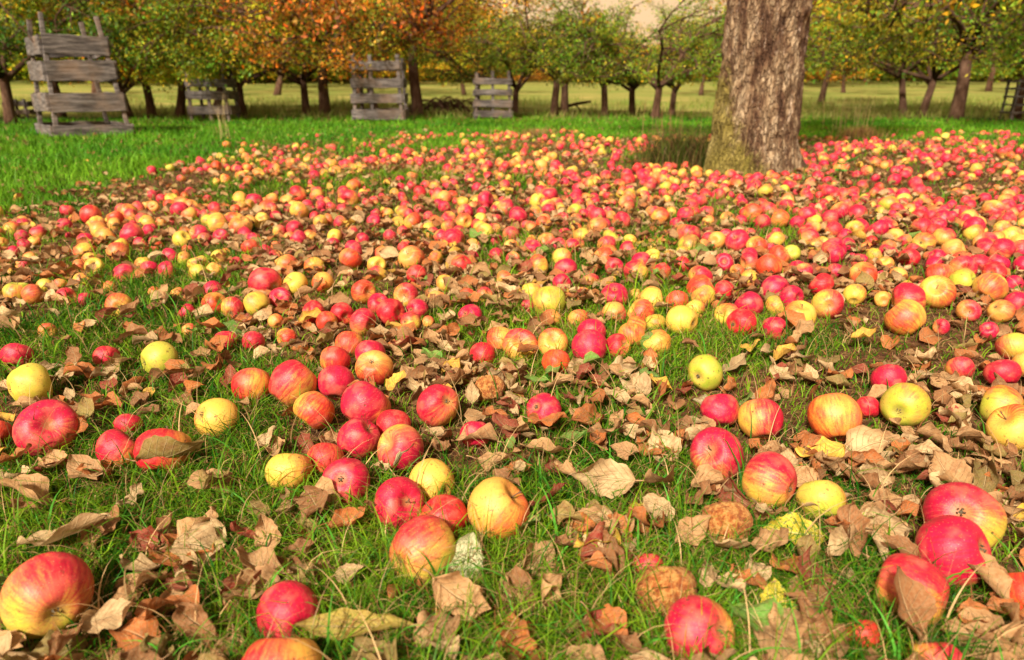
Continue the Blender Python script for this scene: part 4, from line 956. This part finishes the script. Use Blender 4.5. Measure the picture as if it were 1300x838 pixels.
# px, py, length px, direction in ground plane (deg, 0=right, 90=away), pitch up deg, roll deg, colour, mesh, label, lift
HL = [
 (590, 744, 74, 75, 25, 10, 'grey-green', 'S0', 'grey-green leaf with pale veins in front of the pale streaked apple', .012),
 (1010, 704, 78, 178, 8, -25, 'yellow', 'S1', 'bright yellow leaf with green specks, lying in grass right of the rotten apple', .014),
 (982, 800, 72, 80, 18, 20, 'yellow', 'S0', 'upright speckled yellow leaf near the bottom edge', .010),
 (665, 692, 44, 20, 12, -20, 'green', 'F0', 'fresh green leaf right of the big orange-yellow apple', .012),
 (920, 727, 72, 250, 35, 5, 'pale tan', 'F0', 'broad tan leaf leaning upright behind the two bottom apples', .018),
 (872, 705, 62, 30, 15, 30, 'tan', 'F1', 'folded tan leaf beside the broad leaning one', .016),
 (214, 612, 86, 5, 14, -55, 'olive brown', 'F0', 'broad olive-brown leaf covering the front of the pink-orange apple', .022),
 (95, 572, 46, 60, 30, 20, 'rust', 2, 'crumpled rust-red leaf right of the large crimson apple', .014),
 (212, 800, 80, 10, 12, -25, 'rust', 5, 'large orange-brown leaf lying in the bottom left grass', .016),
 (140, 815, 66, 20, 6, 20, 'pale tan', 7, 'pale torn leaf at the bottom left beside the orange-brown one', .014),
 (80, 715, 110, 15, 8, -22, 'pale tan', 'F1', 'long pale leaf behind the large green-and-crimson apple', .018),
 (468, 829, 150, 184, 4, -18, 'olive yellow', 'F3', 'long folded yellow leaf across the bottom edge', .016),
 (520, 775, 56, 220, 25, 40, 'rust', 3, 'curled rust leaf above the tip of the long yellow leaf', .012),
 (770, 637, 88, 185, 10, -50, 'pale tan', 'F1', 'arching pale leaf above a yellow-green scrap in the centre', .020),
 (840, 640, 66, 230, 30, 30, 'tan', 4, 'standing tan leaf right of the arching pale one', .018),
 (812, 668, 34, 200, 15, 0, 'yellow', 'F1', 'small yellow-green leaf left of the upper rotten apple', .012),
 (695, 592, 64, 190, 8, 15, 'tan', 'F0', 'flat tan leaf in grass below the lone crimson apple', .010),
 (727, 574, 42, 5, 6, 0, 'green', 'F1', 'small pale green leaf lying right of the flat tan leaf', .010),
 (683, 500, 34, 190, 8, 0, 'green', 'F1', 'left one of two green leaves over the lone crimson apple', .012),
 (702, 486, 32, 40, 12, 0, 'green', 'F1', 'right one of two green leaves over the lone crimson apple', .012),
 (822, 452, 30, 70, 45, 0, 'green', 'F0', 'green leaf standing against the golden heap', .012),
 (648, 584, 20, 70, 20, 0, 'green', 'F0', 'tiny green leaf behind the big orange-yellow apple', .012),
 (690, 664, 62, 20, 20, -35, 'dark red', 'F1', 'dark red curled leaf touching the big orange-yellow apple', .016),
 (478, 672, 42, 250, 45, 0, 'brown', 'F0', 'brown leaf standing left of the pale streaked apple', .014),
 (440, 690, 60, 30, 12, 20, 'rust', 6, 'rust leaf in the litter below the deep crimson apple', .014),
 (1140, 826, 96, 118, 52, 8, 'brown', 'F0', 'triangular brown leaf lying against the yellow and red apple', .030),
 (1246, 772, 92, 110, 25, -20, 'tan', 'F2', 'long folded tan leaf between the trio and the orange-red apple', .018),
 (1040, 662, 68, 5, 5, -10, 'pale tan', 'F1', 'pale leaf lying under the spotted yellow-green apple', .010),
 (610, 575, 60, 190, 8, 15, 'tan', 8, 'tan leaf beneath the small crimson apple', .010),
 (900, 533, 44, 180, 8, -20, 'grey-green', 'F1', 'pale green leaf in front of the pink-crimson streaked apple', .014),
 (575, 692, 30, 100, 30, 0, 'rust', 9, 'small rust leaf beside the pale streaked apple', .010),
 (515, 603, 52, 50, 28, -20, 'grey-green', 'F2', 'grey-green folded leaf left of the yellow-orange apple', .018),
 (948, 456, 30, 10, 12, 0, 'gold', 11, 'golden crumpled leaf right of the lone yellow-green apple', .012),
 (1090, 443, 40, 10, 12, 0, 'gold', 12, 'bright golden leaf in grass at mid right', .012),
 (395, 417, 36, 20, 10, 0, 'gold', 10, 'bright golden leaf behind the yellow apple with red crown', .012),
 (503, 505, 34, 40, 30, 0, 'gold', 'F0', 'yellow leaf right of the crimson-over-gold apple', .014),
 (600, 520, 32, 95, 50, 0, 'pale tan', 'F1', 'pointed tan leaf standing right of the lone red-and-gold apple', .014),
 (1110, 722, 40, 95, 40, 0, 'pale tan', 'F2', 'small upright pale leaf left of the trio', .012),
 (1185, 690, 50, 10, 12, 0, 'brown', 'F1', 'brown leaf tucked under the calyx-topped apple', .008),
]
for (px, py, L, dg, pt, rl, cw, me, lab, lift) in HL:
    p, t = ground_at(px, py + 2); p = p + [0, 0, lift + .014]
    leaves.append(dict(p=p, L=L * t / F * 1.0, a=dg, pt=pt, rl=rl, cw=cw, me=me, label=lab, w=L, hand=True))
# random litter: log-spaced from the camera out
def scatter_leaves():
    g = np.random.default_rng(21); n = 27000
    R = np.exp(g.uniform(math.log(.36), math.log(9.5), n)); th = g.uniform(-.80, .80, n)
    X = R * np.sin(th); Y = R * np.cos(th)
    gr = grassy(X, Y); lu = lush(X, Y)
    px, py, d = project(X, Y, gz(X, Y))
    pr = (1 - .55 * gr) * (1 - .88 * lu) * np.interp(py, [160, 250, 400, 550, 838, 1000], [1.1, 1.2, .85, .36, .25, .2]) * np.clip((fbm(X * 3.1, Y * 3.1, 41, 3) - .30) * 4, .25, 1.3)
    k = (g.random(n) < pr); return X[k], Y[k], d[k], px[k], py[k], gr[k]
X, Y, Dp, PX, PY, LU = scatter_leaves()
lc_names = ['tan'] * 9 + ['pale tan'] * 6 + ['brown'] * 8 + ['rust'] * 6 + ['dark red'] * 2 + ['gold'] * 1 + ['olive brown'] * 2
for x, y, d, px, py, g_ in zip(X, Y, Dp, PX, PY, LU):
    L = rr.choice([rr.uniform(.026, .050), rr.uniform(.036, .068)])
    if not gfree(x, y, .012, .95) and rr.random() < .9: continue
    ang = rr.uniform(0, 360)
    if py > 400 and any(not gfree(x + math.cos(math.radians(ang)) * L * h, y + math.sin(math.radians(ang)) * L * h, .010, .93) for h in (-.4, -.2, .2, .4, .55)): continue
    if math.hypot(x - TR[0], y - TR[1]) < .30: continue
    if py > 430 and any((px - h_[0]) ** 2 + ((py - h_[1]) * 1.3) ** 2 < (.42 * h_[2] + 12) ** 2 for h_ in HL): continue
    cw = rr.choice(lc_names)
    if rr.random() < .012: cw = 'green'
    leaves.append(dict(p=np.array([x, y, float(gz(x, y)) + rr.uniform(.007, .024) + .014 * float(g_)]), L=L, a=ang, pt=rr.gauss(5, 14), rl=rr.gauss(0, 22), cw=cw, me=rr.randrange(14), label=None, w=L * F / d, hand=False))
for q in leaves: q['px'], q['py'] = pix(q)
leaves.sort(key=lambda q: -((1000 if q['hand'] else 0) + q['w'] if (-10 < q['px'] < 1310 and q['py'] < 845) or q['hand'] else -1))
LI, LR = leaves[:300], leaves[300:]
print('leaves', len(leaves), 'smallest individual px', min(q['w'] for q in LI))
single_out(LI, 'leaf', set())
def leaf_rot(q):
    return Matrix.Rotation(math.radians(q['a'] - 90), 3, 'Z') @ Matrix.Rotation(math.radians(q['pt']), 3, 'X') @ Matrix.Rotation(math.radians(q['rl']), 3, 'Y')
for q in LI:
    m = q['me']; me = SPK[int(m[1])] if isinstance(m, str) and m[0] == 'S' else FLATM[int(m[1])] if isinstance(m, str) else LMESH[m]
    o = bpy.data.objects.new('fallen_leaf', me); COL.objects.link(o)
    s = q['L']
    o.matrix_world = Matrix.Translation(Vector(q['p'])) @ leaf_rot(q).to_4x4() @ Matrix.Diagonal((s, s, s, 1))
    c = LC[q['cw']]; k = rr.uniform(.85, 1.2); o.color = (*[min(1, v * k) for v in c], 1)
    tag(o, q['label'], 'leaf', 'fallen leaves on the grass')
    if id(me) in STK and q['w'] > 38 and rr.random() < .7:
        st = bpy.data.objects.new('stalk', STK[id(me)]); COL.objects.link(st); st.parent = o
def mass_leaves():
    tm = variants(5, 7); VV, FF, UU, PP, SS = [], [], [], [], []; off = 0
    for q in LR:
        V, Fq, uv = tm[q['me'] if isinstance(q['me'], int) else 0]; m = np.array(leaf_rot(q))
        VV.append(V @ m.T * q['L'] + q['p']); FF.append(Fq + off); off += len(V); UU.append(uv)
        c = np.array(LC[q['cw']]) * rr.uniform(.75, 1.25); PP.append(np.tile([*np.clip(c, 0, 1), 1], (len(V), 1))); SS.append(np.full(len(V), rr.uniform(0, 40)))
    me = mesh_np('leaf_litter', np.concatenate(VV), np.concatenate(FF), uv=np.concatenate(UU), attrs={'par': ('FLOAT_COLOR', np.concatenate(PP)), 'seed': ('FLOAT', np.concatenate(SS))}, mat=M['leaves'])
    tag(link('leaf_litter', me), 'litter of small dry tan and brown leaves between the apples', 'leaf litter', kind='stuff')
mass_leaves()

# ------------------------------------------------------------------ grass
def blades(X, Y, length, width, lean, col, g, seg=4, z0=None, curve=1.0):
    """curved tapering blades as one array set"""
    n = len(X); Z = gz(X, Y) - .004 if z0 is None else z0
    az = g.uniform(0, 2 * np.pi, n); dx, dy = np.cos(az), np.sin(az)
    fa = g.uniform(0, 2 * np.pi, n); wx, wy = np.cos(fa), np.sin(fa)
    ts = np.linspace(0, 1, seg + 1); V = []
    for t in ts:
        a = lean * (t * .35 + t * t * .65 * curve)            # bend angle grows with height
        h = length * t * np.cos(a * .75); o = length * t * np.sin(a * .75)
        w = width * .5 * (1 - t ** 1.8) + width * .03
        cx, cy, cz = X + dx * o, Y + dy * o, Z + h
        V.append(np.stack([cx - wx * w, cy - wy * w, cz], 1)); V.append(np.stack([cx + wx * w, cy + wy * w, cz], 1))
    V = np.stack(V, 1).reshape(-1, 3); k = 2 * (seg + 1)
    f = np.array([[2 * i, 2 * i + 1, 2 * i + 3, 2 * i + 2] for i in range(seg)])
    Fq = (f[None] + (np.arange(n) * k)[:, None, None]).reshape(-1, 4)
    C = np.repeat(np.concatenate([col, np.ones((n, 1))], 1), k, 0)
    return V, Fq, C
def join(parts):
    off = 0; VV, FF, CC = [], [], []
    for V, Fq, C in parts: VV.append(V); FF.append(Fq + off); CC.append(C); off += len(V)
    return np.concatenate(VV), np.concatenate(FF), np.concatenate(CC)
def build_grass():
    g = np.random.default_rng(5); parts = []
    # near and middle
    n = 640000
    R = np.exp(g.uniform(math.log(.36), math.log(13.2), n)); th = g.uniform(-.80, .80, n)
    X = R * np.sin(th); Y = R * np.cos(th)
    gr = grassy(X, Y); lu = lush(X, Y)
    k = g.random(n) < np.maximum(.26 + .70 * gr ** 1.2, np.clip(lu * 1.3, 0, 1))
    # not inside the trunk
    k &= (np.hypot(X - TR[0], Y - TR[1]) > .27)
    X, Y, R, gr, lu = X[k], Y[k], R[k], gr[k], lu[k]; n = len(X); print('blades', n)
    L = g.gamma(3.2, .31, n) * np.interp(R, [.5, 2, 5], [.024, .027, .036]) * (1 + .25 * lu) * (.75 + .4 * gr)
    wd = np.interp(R, [.5, 1.2, 3, 8, 13], [.0016, .0022, .004, .008, .012]) * g.uniform(.5, 1.4, n)
    lean = np.clip(g.normal(1.15, .5, n), .1, 2.1) * (1 - .35 * lu)
    patch = fbm(X * 5, Y * 5, 55, 2)
    c1 = np.array([.014, .095, .005]); c2 = np.array([.20, .34, .012]); m = np.clip(g.normal(.4, .3, n) + (patch - .5) * .9, 0, 1)[:, None]
    col = c1 * (1 - m) + c2 * m
    lush_c = np.array([.09, .26, .012]) * g.uniform(.5, 1.5, (n, 1)) * (1 + (fbm(X * 1.3, Y * 1.3, 61, 3)[:, None] - .5) * [2.2, 1.0, 1.0]); col = col * (1 - lu[:, None] * .8) + lush_c * lu[:, None] * .8
    dry = g.random(n) < np.where(lu > .5, .08 + .35 * np.clip((Y - 9.5) / 3, 0, 1), .44 - .16 * gr)
    dc = np.array([.42, .27, .11]) * g.uniform(.5, 1.2, (n, 1)); dc[g.random(n) < .45] *= [.62, .38, .35]
    col[dry] = dc[dry]
    lean[dry] = np.clip(lean[dry] + .5, 0, 2.2); wd[dry] *= .7
    near = R < 3
    parts.append(blades(X[near], Y[near], L[near], wd[near], lean[near], col[near], g, 4))
    parts.append(blades(X[~near], Y[~near], L[~near], wd[~near], lean[~near], col[~near], g, 2))
    # longer broad blades in front
    n = 1500; R = np.exp(g.uniform(math.log(.42), math.log(2.2), n)); th = g.uniform(-.78, .78, n); X = R * np.sin(th); Y = R * np.cos(th)
    k = g.random(n) < grassy(X, Y) * .9 + .05; X, Y = X[k], Y[k]; n = len(X)
    col = np.array([.06, .22, .02]) * g.uniform(.6, 1.7, (n, 1)) * [1, 1, 1]
    parts.append(blades(X, Y, g.uniform(.035, .085, n), g.uniform(.0018, .0036, n), g.uniform(.4, 1.9, n), col, g, 7))
    V, Fq, C = join(parts)
    me = mesh_np('grass', V, Fq, attrs={'par': ('FLOAT_COLOR', C)}, mat=M['grass'])
    tag(link('grass', me), 'green and straw-coloured grass growing through the leaf litter', 'grass', kind='stuff')
    # long dry straws lying about
    n = 1500; R = np.exp(g.uniform(math.log(.40), math.log(5), n)); th = g.uniform(-.78, .78, n); X = R * np.sin(th); Y = R * np.cos(th)
    col = np.array([.50, .33, .15]) * g.uniform(.5, 1.25, (n, 1))
    V, Fq, C = blades(X, Y, g.uniform(.035, .10, n), g.uniform(.0008, .0018, n), g.uniform(1.5, 2.1, n), col, g, 6, z0=gz(X, Y) + .006, curve=.3)
    me = mesh_np('dry_straw', V, Fq, attrs={'par': ('FLOAT_COLOR', C)}, mat=M['grass'])
    tag(link('dry_straw', me), 'thin dry straws lying over the turf', 'straw', kind='stuff')
    # tall pale grass at the meadow edge
    n = 26000; X = g.uniform(-15, 15, n); Y = g.uniform(11.2, 19, n)
    k = fbm(X * .8, Y * .8, 91, 3) > .42; X, Y = X[k], Y[k]; n = len(X)
    col = np.array([.27, .25, .07]) * g.uniform(.6, 1.3, (n, 1)); gg = g.random(n) < .4; col[gg] = np.array([.16, .24, .03]) * g.uniform(.6, 1.3, (gg.sum(), 1))
    V, Fq, C = blades(X, Y, g.uniform(.06, .20, n), g.uniform(.008, .016, n), g.uniform(.2, 1.1, n), col, g, 2)
    me = mesh_np('meadow_grass', V, Fq, attrs={'par': ('FLOAT_COLOR', C)}, mat=M['grass'])
    tag(link('meadow_grass', me), 'pale tall grass at the edge of the meadow under the trees', 'grass', kind='stuff')
build_grass()
def tuft(name, px, py, n, rad, lo, hi, wid, cols, label, lean=(.2, 1.2), cat='grass clump'):
    g = np.random.default_rng(int(px)); p, t = ground_at(px, py)
    X = g.normal(0, rad, n) + p[0]; Y = g.normal(0, rad * .7, n) + p[1]
    col = np.array(cols)[g.integers(0, len(cols), n)] * g.uniform(.6, 1.3, (n, 1))
    V, Fq, C = blades(X, Y, g.uniform(lo, hi, n), g.uniform(wid * .5, wid, n), g.uniform(*lean, n), col, g, 5)
    V = V - p
    o = link(name, mesh_np(name, V, Fq, attrs={'par': ('FLOAT_COLOR', C)}, mat=M['grass']), loc=tuple(p))
    tag(o, label, cat); return o
DRYC = [(.40, .24, .10), (.22, .12, .05), (.30, .22, .05)]
tuft('grass_clump', 868, 212, 2800, .12, .08, .30, .005, [(.16, .10, .04), (.07, .10, .015), (.11, .14, .02), (.09, .045, .02), (.05, .08, .012)], 'dark tangled clump of dry grass at the left foot of the thick trunk')
tuft('grass_clump', 1092, 176, 900, .10, .05, .15, .007, DRYC, 'small brown dry grass clump in the windfalls right of the thick trunk')
tuft('grass_clump', 678, 173, 500, .10, .04, .11, .008, DRYC + [(.1, .14, .02)], 'brownish tuft at the far edge of the apples in centre')
tuft('tall_stalks', 281, 176, 16, .05, .25, .50, .005, [(.45, .34, .16)], 'few tall pale stalks in green grass in front of the smallest guard', (.1, .7), 'grass stalks')
tuft('tall_stalks', 1080, 165, 34, .14, .25, .55, .006, [(.50, .38, .18)], 'sparse tall pale stalks above the brown clump right of the trunk', (.05, .5), 'grass stalks')
tuft('tall_stalks', 848, 186, 26, .09, .20, .46, .006, [(.30, .16, .08)], 'thin dark stalks left of the thick trunk', (.05, .6), 'grass stalks')
def weed():
    p, t = ground_at(1066, 232); root = empty('weed', tuple(p)); tag(root, 'small leafy green weed in the apples right of the thick trunk', 'plant')
    mb = MB(); r = random.Random(4); lv = []
    VV, FF, UU, CC, off = [], [], [], [], 0
    for k in range(7):
        a = r.uniform(0, 6.28); e = (math.cos(a) * .04, math.sin(a) * .03, r.uniform(.05, .13)); mb.tube([(0, 0, 0), (e[0] * .4, e[1] * .4, e[2] * .6), e], [.003, .0025, .002], 5)
        V, Fq, uv = leaf_arrays(60 + k, 5, 7, .3, .4, .1, .38, .1); m = np.array(Matrix.Rotation(a - 1.57, 3, 'Z') @ Matrix.Rotation(r.uniform(-.3, .5), 3, 'X'))
        VV.append(V @ m.T * .07 + e); FF.append(Fq + off); off += len(V); CC.append(np.tile([.12, .33, .06, 1], (len(V), 1)))
    link('stalk', mb.mesh('stalk', M['stalk'], True), root)
    link('leaves', mesh_np('leaves', np.concatenate(VV), np.concatenate(FF), attrs={'par': ('FLOAT_COLOR', np.concatenate(CC))}, mat=M['grass']), root)
weed()
